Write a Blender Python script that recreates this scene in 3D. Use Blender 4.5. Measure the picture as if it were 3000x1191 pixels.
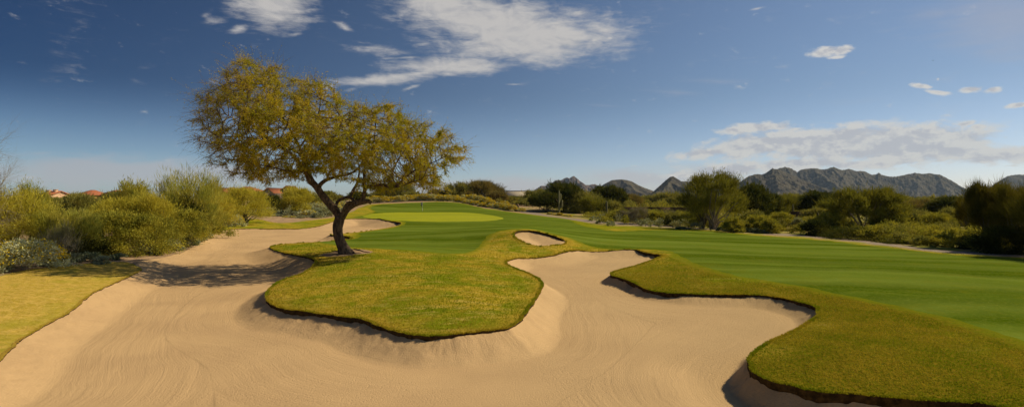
import bpy, math, random
import numpy as np
from mathutils import Vector
for _o in list(bpy.data.objects): bpy.data.objects.remove(_o)
SC = bpy.context.scene
COL = SC.collection
PI = math.pi
# ------------------------------------------------------------------ camera, light, sky
F = 1650.0; CZ = 4.2; HV = 580.0          # focal length in px of the 3000 px wide picture, eye height, horizon row
cam_d = bpy.data.cameras.new('camera'); cam = bpy.data.objects.new('camera', cam_d); COL.objects.link(cam)
cam.location = (0, 0, CZ); cam.rotation_euler = (PI/2, 0, 0)
cam_d.sensor_width = 36; cam_d.lens = 36*F/3000; cam_d.shift_y = -(595.5-HV)/3000
cam_d.clip_start = 0.1; cam_d.clip_end = 40000
SC.camera = cam
SC.view_settings.view_transform = 'Standard'; SC.view_settings.look = 'None'
SC.view_settings.exposure = 0.0; SC.view_settings.gamma = 1
SUN_AZ = 74.0; SUN_EL = 42.0               # degrees clockwise from the view direction (+Y)
sd = bpy.data.lights.new('sun', 'SUN'); sd.energy = 4.9; sd.angle = math.radians(0.5); sd.color = (1, 0.86, 0.60)
sun = bpy.data.objects.new('sun', sd); COL.objects.link(sun)
_a, _e = math.radians(SUN_AZ), math.radians(SUN_EL)
SUNDIR = Vector((math.sin(_a)*math.cos(_e), math.cos(_a)*math.cos(_e), math.sin(_e)))
sun.rotation_euler = SUNDIR.to_track_quat('Z', 'Y').to_euler(); sun.location = SUNDIR*60

world = bpy.data.worlds.new('World'); SC.world = world; world.use_nodes = True
NT = world.node_tree; NT.nodes.clear()
def N(t, **k):
    n = NT.nodes.new(t)
    for a, b in k.items(): setattr(n, a, b)
    return n
def L(a, b): NT.links.new(a, b)
def M(op, a, b=None, c=None, clamp=False):
    n = N('ShaderNodeMath', operation=op, use_clamp=clamp)
    for i, x in enumerate((a, b, c)):
        if x is None: continue
        if hasattr(x, 'is_linked'): L(x, n.inputs[i])
        else: n.inputs[i].default_value = x
    return n.outputs[0]
def MR(x, a, b, c=0.0, d=1.0, smooth=True):
    n = N('ShaderNodeMapRange'); n.interpolation_type = 'SMOOTHSTEP' if smooth else 'LINEAR'
    L(x, n.inputs[0]); n.inputs[1].default_value = a; n.inputs[2].default_value = b; n.inputs[3].default_value = c; n.inputs[4].default_value = d
    return n.outputs[0]
def NOISE(vec, scale, detail=6, rough=0.6, dist=0.0):
    n = N('ShaderNodeTexNoise'); L(vec, n.inputs['Vector']); n.inputs['Scale'].default_value = scale
    n.inputs['Detail'].default_value = detail; n.inputs['Roughness'].default_value = rough; n.inputs['Distortion'].default_value = dist
    return n.outputs[0]
def XYZ(x, y, z=0.0):
    n = N('ShaderNodeCombineXYZ')
    for i, v in enumerate((x, y, z)):
        if hasattr(v, 'is_linked'): L(v, n.inputs[i])
        else: n.inputs[i].default_value = v
    return n.outputs[0]
def MIXC(f, a, b, mode='MIX'):
    n = N('ShaderNodeMix', data_type='RGBA', blend_type=mode)
    for i, x in ((0, f), (6, a), (7, b)):
        if hasattr(x, 'is_linked'): L(x, n.inputs[i])
        elif isinstance(x, (int, float)): n.inputs[i].default_value = x
        else: n.inputs[i].default_value = (*x, 1)
    return n.outputs[2]
def azel(u, v):
    return math.atan2(u-1500, F), math.atan2(HV-v, math.hypot(F, u-1500))
sky = N('ShaderNodeTexSky', sky_type='NISHITA'); sky.sun_disc = False
sky.sun_elevation = _e; sky.sun_rotation = _a; sky.altitude = 700; sky.air_density = 0.9; sky.dust_density = 0.9; sky.ozone_density = 2.2
tc = N('ShaderNodeTexCoord'); sp = N('ShaderNodeSeparateXYZ'); L(tc.outputs['Generated'], sp.inputs[0])
AZ = M('ARCTAN2', sp.outputs[0], sp.outputs[1]); EL = M('ARCSINE', sp.outputs[2])
skyc = sky.outputs[0]
g = N('ShaderNodeGamma'); g.inputs[1].default_value = 1.0; L(skyc, g.inputs[0])
# clouds: groups of (u, v, half width px, half height px, strength, tilt deg) turned into compass angles
AEV = XYZ(AZ, EL)
def blobs(lst):
    tot = None
    for (u, v, wu, wv, s, tilt) in lst:
        a, e = azel(u, v); a2, _ = azel(u+wu, v); _, e2 = azel(u, v-wv)
        mp = N('ShaderNodeMapping', vector_type='TEXTURE'); L(AEV if tot is None else XYZ(AZ, EL, tot), mp.inputs[0])
        mp.inputs['Location'].default_value = (a, e, 0); mp.inputs['Rotation'].default_value = (0, 0, math.radians(tilt))
        mp.inputs['Scale'].default_value = (abs(a2-a)/.6, abs(e2-e)/.6, 1e7)
        ln_ = N('ShaderNodeVectorMath', operation='LENGTH'); L(mp.outputs[0], ln_.inputs[0])
        b = M('SUBTRACT', s, ln_.outputs['Value'])
        tot = b if tot is None else M('MAXIMUM', tot, b)
    return M('MAXIMUM', tot, 0.0)
cP = XYZ(AZ, M('MULTIPLY', EL, 1.9), 0.0)
# high streaky cloud (upper part of the sky)
A = blobs([(795,10,100,60,1.05,0),(700,85,55,18,.6,25),(600,45,90,26,.2,25),(905,30,50,16,.6,10),(1010,80,55,20,.55,-20),(1060,125,70,14,.35,-5),
  (1290,10,110,48,1.1,-10),(1420,60,190,60,1.15,-8),(1560,110,210,62,1.15,0),(1430,140,120,32,.85,0),(1700,40,70,28,.8,0),
  (1330,195,150,20,1.1,2),(1130,232,140,16,.95,6),(1230,215,140,14,.75,8),(1030,262,50,14,.5,15),(1180,170,120,8,.5,5),(1240,130,60,12,.5,10),(1740,118,32,14,.8,0),(1785,112,22,11,.75,0),(960,255,60,22,.6,10),
  (2220,25,50,7,.5,5),(870,60,160,30,.55,10),(640,60,110,30,.35,15),(1100,150,160,30,.5,0),(1300,215,90,12,.7,0),(1510,247,60,6,.5,0),(870,100,60,14,.4,10),(1200,258,50,9,.6,20),(280,165,60,9,.2,5)])
nA = NOISE(cP, 13, 8, 0.62, 0.6)
mpA = N('ShaderNodeMapping'); L(cP, mpA.inputs[0]); mpA.inputs['Rotation'].default_value = (0, 0, 0.5); mpA.inputs['Scale'].default_value = (1.0, 2.6, 1)
nA2 = NOISE(mpA.outputs[0], 26, 7, 0.66, 0.5)
fA = M('ADD', M('MULTIPLY', nA, 1.2), M('MULTIPLY', nA2, 1.05))
dA = MR(M('ADD', M('MULTIPLY', A, 1.25), fA), 1.24, 2.22)
# cumulus bands near the right horizon
B = blobs([(2230,373,110,15,1.0,0),(2150,382,50,16,.9,0),(2330,378,60,10,.8,-4),(2080,445,120,17,1.0,6),(2240,422,160,32,1.15,5),(2430,420,200,38,1.25,0),(2640,422,200,42,1.3,0),(2750,440,160,34,1.05,-4),(2900,452,150,28,1.0,-3),
  (2600,395,120,14,.9,0),(2330,482,170,18,1.1,3),(2500,482,150,16,1.0,0),(2130,498,150,20,1.05,4),(2000,512,90,12,.85,3),(2640,475,90,14,.8,0),(1950,512,60,9,.5,3),(2820,400,60,9,.6,5),(2880,470,130,16,.8,0),(2750,470,60,12,.7,0),
  (2420,152,42,14,1.05,2),(2468,147,36,11,1.05,6),(2450,168,40,8,.7,0),(2700,252,34,7,1.0,-14),(2745,270,38,6,1.0,-14),(2845,262,34,9,1.05,0),(2910,263,26,9,1.0,0),(2748,232,8,7,.7,-30),(2985,308,40,8,1.0,4),
  (2830,362,30,9,1.0,10),(2865,372,28,9,1.0,-5),(2960,485,60,6,.6,0),(2990,525,50,5,.5,0),(2860,545,70,4,.7,0),(2880,536,50,3,.5,0),(1860,485,26,5,.55,0),(1735,500,60,4,.35,0),(1665,500,12,4,.5,0),(1990,378,24,4,.5,0)])
nB = NOISE(cP, 30, 9, 0.64, 0.15)
nB3 = NOISE(cP, 9, 3, 0.5, 0.0)
dB = MR(M('ADD', B, M('ADD', M('MULTIPLY', nB, 1.7), M('MULTIPLY', nB3, 0.35))), 1.22, 1.72)
# thin low sheets near the horizon and cirrus at the upper right
cS = XYZ(AZ, M('MULTIPLY', EL, 3.6), 0.0)
C = blobs([(420,505,330,34,1.35,0),(230,515,220,42,1.25,0),(120,450,90,12,.7,6),(620,510,220,36,1.1,0),(60,480,90,30,.7,0),(1500,548,300,26,1.2,0),(1950,525,320,30,1.15,0),(2060,500,120,20,.6,0),(1450,500,170,10,.4,0),(700,480,90,16,.5,0)])
nC = NOISE(cS, 11, 7, 0.6, 0.4)
dC = M('MULTIPLY', MR(M('ADD', C, M('MULTIPLY', nC, 1.9)), 1.15, 2.0), 0.72)
D = blobs([(2950,60,260,110,1.0,-18),(2750,40,160,60,.6,-18),(2100,240,260,22,.5,-5),(1950,270,220,16,.5,-6),(1780,310,120,10,.5,-4),(2480,300,300,40,.35,0),(2900,150,200,50,.6,-12),(300,300,220,20,.25,0),(1450,350,300,30,.25,0)])
mpD = N('ShaderNodeMapping'); L(cP, mpD.inputs[0]); mpD.inputs['Rotation'].default_value = (0, 0, 0.45); mpD.inputs['Scale'].default_value = (1, 4.5, 1)
nD = NOISE(mpD.outputs[0], 9, 6, 0.6, 0.4)
dD = M('MULTIPLY', MR(M('ADD', D, M('MULTIPLY', nD, 1.0)), 0.60, 1.5), 0.45)
# contrail above the right-hand cloud bank
a0, e0 = azel(2340, 352); a1, e1 = azel(2582, 374)
tl = M('DIVIDE', M('SUBTRACT', AZ, a0), a1-a0)
ln = M('SUBTRACT', EL, M('ADD', M('MULTIPLY', tl, e1-e0), e0))
dE = M('MULTIPLY', M('MULTIPLY', MR(M('ABSOLUTE', ln), 0.0004, 0.0016, 1, 0), M('MULTIPLY', MR(tl, 0.0, 0.8), MR(tl, 0.98, 1.0, 1, 0))), 0.3)
# light and shade inside the clouds: thicker parts go grey towards their bases
cShift = N('ShaderNodeVectorMath', operation='ADD'); L(cP, cShift.inputs[0]); cShift.inputs[1].default_value = (0.006, 0.018, 0)
nBs = NOISE(cShift.outputs[0], 30, 9, 0.64, 0.15); nAs = NOISE(cShift.outputs[0], 13, 8, 0.62, 0.6)
shB = MR(M('ADD', M('MULTIPLY', M('SUBTRACT', nBs, nB), 6.0), M('MULTIPLY', M('SUBTRACT', B, 0.70), 1.8)), -0.45, 0.85)
shA = MR(M('SUBTRACT', nAs, nA), -0.05, 0.14)
ec = N('ShaderNodeMapRange'); L(EL, ec.inputs[0]); ec.inputs[1].default_value = 0.0; ec.inputs[2].default_value = 0.36
lum = MIXC(ec.outputs[0], (6.6, 6.4, 6.0), (6.6, 6.4, 6.2))
cloudB = MIXC(shB, lum, (4.8, 4.8, 5.1)); cloudA = MIXC(M('MULTIPLY', shA, 0.55), (5.9, 5.6, 5.3), (4.2, 4.15, 4.3))
# sky colour: the photograph's deeper blue away from the sun
rr = N('ShaderNodeMapRange'); rr.interpolation_type = 'SMOOTHSTEP'; L(AZ, rr.inputs[0]); rr.inputs[1].default_value = -1.0; rr.inputs[2].default_value = 0.65
SKY_GRADE = (rr.outputs[0],)
cu = MR(EL, 0.0, 0.19)
tintL = MIXC(cu, (0.84, 1.0, 1.15), (0.028, 0.140, 0.285)); tintR = MIXC(cu, (1.02, 1.00, 1.10), (0.66, 0.70, 0.74))
tint = MIXC(rr.outputs[0], tintL, tintR)
base = MIXC(1.0, g.outputs[0], tint, 'MULTIPLY')
c1 = MIXC(dD, base, (4.0, 4.0, 4.6)); c2 = MIXC(dC, c1, (5.0, 4.9, 5.1)); c3 = MIXC(dE, c2, (5.5, 5.4, 5.4))
c4 = MIXC(M('MULTIPLY', dA, 0.9), c3, cloudA); c5 = MIXC(M('MULTIPLY', dB, 0.95), c4, cloudB)
bg = N('ShaderNodeBackground'); L(c5, bg.inputs[0]); bg.inputs[1].default_value = 0.10
world.cycles.sampling_method = 'MANUAL'; world.cycles.sample_map_resolution = 512
wo = N('ShaderNodeOutputWorld'); L(bg.outputs[0], wo.inputs[0])

# ------------------------------------------------------------------ helpers
def tag(o, label=None, cat=None, group=None, kind=None):
    if label: o['label'] = label
    if cat: o['category'] = cat
    if group: o['group'] = group
    if kind: o['kind'] = kind
    return o
def mesh_np(name, V, quads=None, tris=None, smooth=False):
    me = bpy.data.meshes.new(name)
    V = np.asarray(V, dtype=np.float32); me.vertices.add(len(V)); me.vertices.foreach_set('co', V.ravel())
    q = np.zeros((0, 4), np.int32) if quads is None else np.asarray(quads, np.int32).reshape(-1, 4)
    t = np.zeros((0, 3), np.int32) if tris is None else np.asarray(tris, np.int32).reshape(-1, 3)
    nl = q.size + t.size; me.loops.add(nl); me.loops.foreach_set('vertex_index', np.concatenate([q.ravel(), t.ravel()]))
    npoly = len(q)+len(t); me.polygons.add(npoly)
    me.polygons.foreach_set('loop_start', np.concatenate([np.arange(len(q))*4, q.size+np.arange(len(t))*3]).astype(np.int32))
    if smooth: me.polygons.foreach_set('use_smooth', np.ones(npoly, bool))
    me.update(calc_edges=True); me.validate(); return me
def link(name, me, mat, parent=None):
    if mat is not None and len(me.materials) == 0: me.materials.append(mat)
    o = bpy.data.objects.new(name, me); COL.objects.link(o)
    if parent is not None: o.parent = parent
    return o
def attr(me, name, data):
    a = me.attributes.new(name, 'FLOAT', 'POINT'); a.data.foreach_set('value', np.asarray(data, np.float32))
def empty(name, loc=(0, 0, 0), rz=0):
    o = bpy.data.objects.new(name, None); COL.objects.link(o); o.location = loc; o.rotation_euler = (0, 0, rz); o.empty_display_size = 0.3; return o
class MB:
    def __init__(s): s.V = []; s.Q = []; s.T = []; s.n = 0
    def add(s, V, Q=None, T=None):
        V = np.asarray(V, float)
        if Q is not None and len(Q): s.Q.append(np.asarray(Q).reshape(-1, 4)+s.n)
        if T is not None and len(T): s.T.append(np.asarray(T).reshape(-1, 3)+s.n)
        s.V.append(V); s.n += len(V)
    def box(s, c, d, rz=0):
        cx, cy, cz = c; x, y, z = d[0]/2, d[1]/2, d[2]/2
        P = np.array([(-x,-y,-z),(x,-y,-z),(x,y,-z),(-x,y,-z),(-x,-y,z),(x,-y,z),(x,y,z),(-x,y,z)])
        ca, sa = math.cos(rz), math.sin(rz)
        P = np.stack([P[:,0]*ca-P[:,1]*sa+cx, P[:,0]*sa+P[:,1]*ca+cy, P[:,2]+cz], 1)
        s.add(P, [(0,3,2,1),(4,5,6,7),(0,1,5,4),(1,2,6,5),(2,3,7,6),(3,0,4,7)])
    def tube(s, pts, rad, n=6, cap=True, rib=0.0):
        pts = np.asarray(pts, float); m = len(pts); rad = np.broadcast_to(np.asarray(rad, float), (m,))
        T = np.gradient(pts, axis=0); T /= np.linalg.norm(T, axis=1)[:, None]+1e-9
        ref = np.array([0, 0, 1.0]) if abs(T[0][2]) < .9 else np.array([1.0, 0, 0])
        a = np.cross(T[0], ref); a /= np.linalg.norm(a); rings = []
        th = np.arange(n)/n*2*PI
        for i in range(m):
            a = a-T[i]*np.dot(a, T[i]); a /= np.linalg.norm(a)+1e-9; b = np.cross(T[i], a)
            rr_ = rad[i]*(1+rib*np.cos(th*(n//2)))
            rings.append(pts[i]+np.outer(np.cos(th)*rr_, a)+np.outer(np.sin(th)*rr_, b))
        V = np.concatenate(rings); Q = []
        for i in range(m-1):
            for k in range(n):
                k2 = (k+1) % n; Q.append((i*n+k, i*n+k2, (i+1)*n+k2, (i+1)*n+k))
        T3 = []
        if cap:
            V = np.concatenate([V, pts[:1], pts[-1:]]); c0, c1_ = m*n, m*n+1
            for k in range(n):
                k2 = (k+1) % n; T3 += [(c0, k2, k), (c1_, (m-1)*n+k, (m-1)*n+k2)]
        s.add(V, Q, T3)
    def segs(s, P0, P1, R0, R1, n=3):
        P0 = np.asarray(P0); P1 = np.asarray(P1); K = len(P0)
        if K == 0: return
        R0 = np.broadcast_to(R0, (K,)); R1 = np.broadcast_to(R1, (K,))
        d = P1-P0; d /= np.linalg.norm(d, axis=1)[:, None]+1e-9
        ref = np.where(np.abs(d[:, 2:3]) < .9, np.array([[0, 0, 1.0]]), np.array([[1.0, 0, 0]]))
        a = np.cross(d, ref); a /= np.linalg.norm(a, axis=1)[:, None]+1e-9; b = np.cross(d, a)
        th = np.arange(n)/n*2*PI; c = np.cos(th)[None, :, None]; s_ = np.sin(th)[None, :, None]
        ring = a[:, None]*c+b[:, None]*s_
        V = np.concatenate([P0[:, None]+ring*R0[:, None, None], P1[:, None]+ring*R1[:, None, None]], 1).reshape(-1, 3)
        k = np.arange(n); k2 = (k+1) % n
        q = np.stack([k, k2, k2+n, k+n], 1)[None]+(np.arange(K)*2*n)[:, None, None]
        s.add(V, q.reshape(-1, 4))
    def blades(s, P, D, Ln, W, rng, bend=0.0):
        K = len(P); Ln = np.broadcast_to(Ln, (K,))[:, None]; W = np.broadcast_to(W, (K,))[:, None]
        D = D/(np.linalg.norm(D, axis=1)[:, None]+1e-9)
        r = rng.normal(size=(K, 3)); sd_ = np.cross(D, r); sd_ /= np.linalg.norm(sd_, axis=1)[:, None]+1e-9
        mid = P+D*Ln*.5+np.array([0, 0, 1.0])*Ln*bend*.5
        V = np.stack([P, mid+sd_*W*.5, P+D*Ln, mid-sd_*W*.5], 1).reshape(-1, 3)
        s.add(V, np.arange(K*4).reshape(-1, 4))
    def mesh(s, name, smooth=False):
        V = np.concatenate(s.V)
        return mesh_np(name, V, np.concatenate(s.Q) if s.Q else None, np.concatenate(s.T) if s.T else None, smooth)
# vectorised value noise
_pr = np.random.default_rng(7).permutation(4096)
def _h(ix, iy):
    return _pr[(_pr[ix & 4095]+iy) & 4095]/4095.0
def vnoise(x, y):
    ix = np.floor(x).astype(int); iy = np.floor(y).astype(int); fx = x-ix; fy = y-iy
    fx = fx*fx*fx*(fx*(fx*6-15)+10); fy = fy*fy*fy*(fy*(fy*6-15)+10)
    a, b, c, d = _h(ix, iy), _h(ix+1, iy), _h(ix, iy+1), _h(ix+1, iy+1)
    return (a*(1-fx)+b*fx)*(1-fy)+(c*(1-fx)+d*fx)*fy
def fbm(x, y, o=5, g=.5, l=2.03):
    t = 0; am = 1; tot = 0
    for i in range(o):
        t = t+am*vnoise(x+17.3*i, y-9.1*i); tot += am; am *= g; x = x*l; y = y*l
    return t/tot
def ridged(x, y, o=5, g=.55, l=2.07):
    t = 0; am = 1; tot = 0
    for i in range(o):
        t = t+am*(1-np.abs(2*vnoise(x+31.7*i, y+11.9*i)-1)); tot += am; am *= g; x = x*l; y = y*l
    return t/tot
def px(u, v, Y):
    return np.array([(u-1500)/F*Y, Y, CZ-(v-HV)/F*Y])
def smooth01(x): x = np.clip(x, 0, 1); return x*x*(3-2*x)
# ------------------------------------------------------------------ materials
def newmat(name):
    m = bpy.data.materials.new(name); m.use_nodes = True; nt = m.node_tree; nt.nodes.clear(); return m, nt
class S:
    """small node-tree writer"""
    def __init__(s, name): s.m, s.nt = newmat(name)
    def n(s, t, **k):
        x = s.nt.nodes.new(t)
        for a, b in k.items(): setattr(x, a, b)
        return x
    def l(s, a, b): s.nt.links.new(a, b)
    def put(s, sock, x):
        if hasattr(x, 'is_linked'): s.l(x, sock)
        elif isinstance(x, tuple) and sock.type == 'RGBA': sock.default_value = (*x, 1)
        else: sock.default_value = x
    def math(s, op, a, b=0.0, clamp=False):
        x = s.n('ShaderNodeMath', operation=op, use_clamp=clamp); s.put(x.inputs[0], a); s.put(x.inputs[1], b); return x.outputs[0]
    def rng(s, x, a, b, c=0.0, d=1.0):
        r = s.n('ShaderNodeMapRange'); r.interpolation_type = 'SMOOTHSTEP'; s.put(r.inputs[0], x)
        for i, v in enumerate((a, b, c, d)): r.inputs[i+1].default_value = v
        return r.outputs[0]
    def coord(s, kind='Object'):
        return s.n('ShaderNodeTexCoord').outputs[kind] if kind != 'pos' else s.n('ShaderNodeNewGeometry').outputs['Position']
    def map(s, v, sc=(1, 1, 1), rot=(0, 0, 0)):
        x = s.n('ShaderNodeMapping'); s.l(v, x.inputs[0]); x.inputs['Scale'].default_value = sc; x.inputs['Rotation'].default_value = rot; return x.outputs[0]
    def noise(s, v, scale, detail=4, rough=.55, dist=0.0):
        x = s.n('ShaderNodeTexNoise'); s.l(v, x.inputs['Vector']); x.inputs['Scale'].default_value = scale; x.inputs['Detail'].default_value = detail
        x.inputs['Roughness'].default_value = rough; x.inputs['Distortion'].default_value = dist; return x.outputs[0]
    def mix(s, f, a, b, mode='MIX'):
        x = s.n('ShaderNodeMix', data_type='RGBA', blend_type=mode); s.put(x.inputs[0], f); s.put(x.inputs[6], a); s.put(x.inputs[7], b); return x.outputs[2]
    def xyz(s, x, y, z=0.0):
        c = s.n('ShaderNodeCombineXYZ')
        for i, v in enumerate((x, y, z)): s.put(c.inputs[i], v)
        return c.outputs[0]
    def at(s, name):
        a = s.n('ShaderNodeAttribute'); a.attribute_name = name; return a.outputs['Fac']
    def bump(s, h, dist, strength=1.0, prev=None):
        b = s.n('ShaderNodeBump'); s.put(b.inputs['Height'], h); b.inputs['Distance'].default_value = dist; b.inputs['Strength'].default_value = strength
        if prev is not None: s.l(prev, b.inputs['Normal'])
        return b.outputs[0]
    def out(s, color, rough=.9, normal=None, spec=.2, sheen=0.0):
        p = s.n('ShaderNodeBsdfPrincipled'); s.put(p.inputs['Base Color'], color); s.put(p.inputs['Roughness'], rough)
        p.inputs['Specular IOR Level'].default_value = spec
        if sheen: p.inputs['Sheen Weight'].default_value = sheen; p.inputs['Sheen Roughness'].default_value = .5
        if normal is not None: s.l(normal, p.inputs['Normal'])
        o = s.n('ShaderNodeOutputMaterial'); s.l(p.outputs[0], o.inputs[0]); return s.m
def leafmat(name, c1, c2, c3, transl=.35, nscale=1.2, gloss=0.0):
    s = S(name); pos = s.coord('pos')
    isl = s.n('ShaderNodeNewGeometry').outputs['Random Per Island']
    col = s.mix(isl, c1, c2); nn = s.rng(s.noise(pos, nscale, 3), .38, .64)
    col = s.mix(nn, col, c3)
    d = s.n('ShaderNodeBsdfDiffuse'); s.put(d.inputs[0], col); t = s.n('ShaderNodeBsdfTranslucent')
    warm = s.mix(1.0, col, (1.15, 1.1, .7), 'MULTIPLY'); s.put(t.inputs[0], warm)
    mx = s.n('ShaderNodeMixShader'); mx.inputs[0].default_value = transl; s.l(d.outputs[0], mx.inputs[1]); s.l(t.outputs[0], mx.inputs[2])
    o = s.n('ShaderNodeOutputMaterial'); s.l(mx.outputs[0], o.inputs[0]); return s.m
def barkmat(name, c1, c2, scale=14, bump=.01):
    s = S(name); v = s.map(s.coord('Object'), (1, 1, .25)); n = s.noise(v, scale, 5, .7)
    return s.out(s.mix(s.rng(n, .35, .65), c1, c2), .95, s.bump(n, bump), .1)
LEAF = {
 'hero': leafmat('mesquite_leaf', (.46, .42, .024), (.27, .28, .020), (.56, .43, .028), .45, .9),
 'palo_yellow': leafmat('palo_verde_yellow', (0.585, 0.484, 0.050), (0.338, 0.326, 0.040), (0.517, 0.450, 0.068), .35, .8),
 'palo_green': leafmat('palo_verde_green', (0.371, 0.371, 0.068), (0.236, 0.270, 0.050), (0.473, 0.416, 0.068), .35, .8),
 'creosote': leafmat('creosote_leaf', (0.338, 0.312, 0.045), (0.150, 0.170, 0.030), (0.425, 0.375, 0.050), .3, 1.0),
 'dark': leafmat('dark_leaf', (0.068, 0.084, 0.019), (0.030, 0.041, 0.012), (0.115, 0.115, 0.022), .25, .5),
 'olive': leafmat('olive_leaf', (0.254, 0.244, 0.059), (0.147, 0.156, 0.043), (0.332, 0.293, 0.069), .3, .5),
 'brown': leafmat('brown_twig_leaf', (0.225, 0.180, 0.053), (0.128, 0.112, 0.042), (0.285, 0.217, 0.060), .25, .4),
 'gold': leafmat('golden_palo', (0.232, 0.199, 0.024), (0.112, 0.123, 0.020), (0.177, 0.176, 0.027), .4, .5),
 'brittle': leafmat('brittlebush_leaf', (0.630, 0.630, 0.450), (0.375, 0.405, 0.255), (0.495, 0.480, 0.195), .2, 2.5),
 'sage': leafmat('sage_leaf', (0.390, 0.405, 0.270), (0.210, 0.240, 0.135), (0.330, 0.315, 0.150), .2, 1.0),
 'grey': leafmat('grey_twig', (0.364, 0.308, 0.210), (0.210, 0.182, 0.126), (0.224, 0.210, 0.070), .1, 1.0),
 'palo_shaded': leafmat('palo_verde_shaded', (.130, .120, .018), (.070, .070, .012), (.17, .14, .020), .3, .6),  # palo verde leaf with the right edge's deep shade put into its colour
 'blossom': leafmat('yellow_blossom', (.62, .43, .01), (.50, .33, .01), (.55, .45, .04), .25, 2.0),
 'ground_leaf': leafmat('low_herb', (.20, .24, .12), (.10, .14, .06), (.24, .26, .15), .2, 2.0),
}
BARK = barkmat('mesquite_bark', (.050, .034, .023), (.17, .115, .072), 9, .03)
TWIG = barkmat('red_brown_twig', (.16, .10, .06), (.24, .16, .09), 8, .002)
STEM = barkmat('pale_stem', (.20, .17, .10), (.13, .11, .06), 10, .004)
GSTEM = barkmat('grey_stem', (.33, .28, .20), (.20, .17, .12), 10, .004)

def sand_mat():
    s = S('raked_sand'); p = s.coord('pos'); sdv = s.at('dist'); arc = s.at('arc'); bank = s.at('bank')
    wob = s.noise(p, .13, 2); wob2 = s.noise(p, 2.2, 3)
    d2 = s.math('ADD', sdv, s.math('MULTIPLY', wob, 2.2))
    # furrows that run along the bunker (floor) and down the faces (banks)
    f1 = s.noise(s.xyz(s.math('MULTIPLY', d2, 9.0), s.math('MULTIPLY', arc, .25)), 1.0, 3, .6)
    f3 = s.noise(s.xyz(s.math('MULTIPLY', d2, 2.2), s.math('MULTIPLY', arc, .06)), 1.0, 2, .5)
    f2 = s.noise(s.xyz(s.math('MULTIPLY', s.math('ADD', arc, s.math('MULTIPLY', wob2, .35)), 7.0), s.math('MULTIPLY', sdv, .7)), 1.0, 3, .6)
    fin = s.noise(p, 26, 4, .7); fine = s.noise(p, 90, 3, .7); big = s.noise(p, .35, 4, .5)
    f4 = s.noise(s.xyz(s.math('MULTIPLY', d2, 26.0), s.math('MULTIPLY', arc, .5)), 1.0, 3, .6)
    f5 = s.noise(s.xyz(s.math('MULTIPLY', s.math('ADD', arc, s.math('MULTIPLY', wob2, .35)), 16.0), s.math('MULTIPLY', sdv, .9)), 1.0, 3, .6)
    fl = s.math('ADD', s.math('MULTIPLY', f1, .5), s.math('ADD', s.math('MULTIPLY', f3, 1.1), s.math('MULTIPLY', f4, .35)))
    rake = s.n('ShaderNodeMix', data_type='FLOAT'); s.put(rake.inputs[0], bank); s.put(rake.inputs[2], fl); s.put(rake.inputs[3], s.math('ADD', s.math('MULTIPLY', f2, .8), s.math('MULTIPLY', f5, .55)))
    pits = s.rng(s.noise(p, 17, 3, .6), .50, .72)
    pm = s.rng(s.noise(s.map(p, (1, 1, 1)), .22, 2), .42, .62)
    h = s.math('ADD', s.math('MULTIPLY', rake.outputs[0], .055), s.math('MULTIPLY', fin, .045))
    h = s.math('SUBTRACT', h, s.math('MULTIPLY', s.math('MULTIPLY', pits, pm), .030))
    col = s.mix(s.rng(big, .35, .68), (.54, .355, .172), (.46, .298, .145))
    col = s.mix(s.math('MULTIPLY', s.rng(fin, .4, .75), .35), col, (.42, .28, .155))
    col = s.mix(s.math('MULTIPLY', s.rng(fine, .52, .70), .5), col, (.33, .215, .12))
    sx = s.n('ShaderNodeSeparateXYZ'); s.l(p, sx.inputs[0]); col = s.mix(s.math('MULTIPLY', s.rng(sx.outputs[0], -4.0, 7.0), s.rng(wob, .2, .8, .35, .8)), col, (.40, .285, .140))
    col = s.mix(s.math('MULTIPLY', s.rng(rake.outputs[0], .35, .75), .18), col, (.68, .47, .26))
    return s.out(col, .95, s.bump(h, 1.0, .5), .05)
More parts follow.
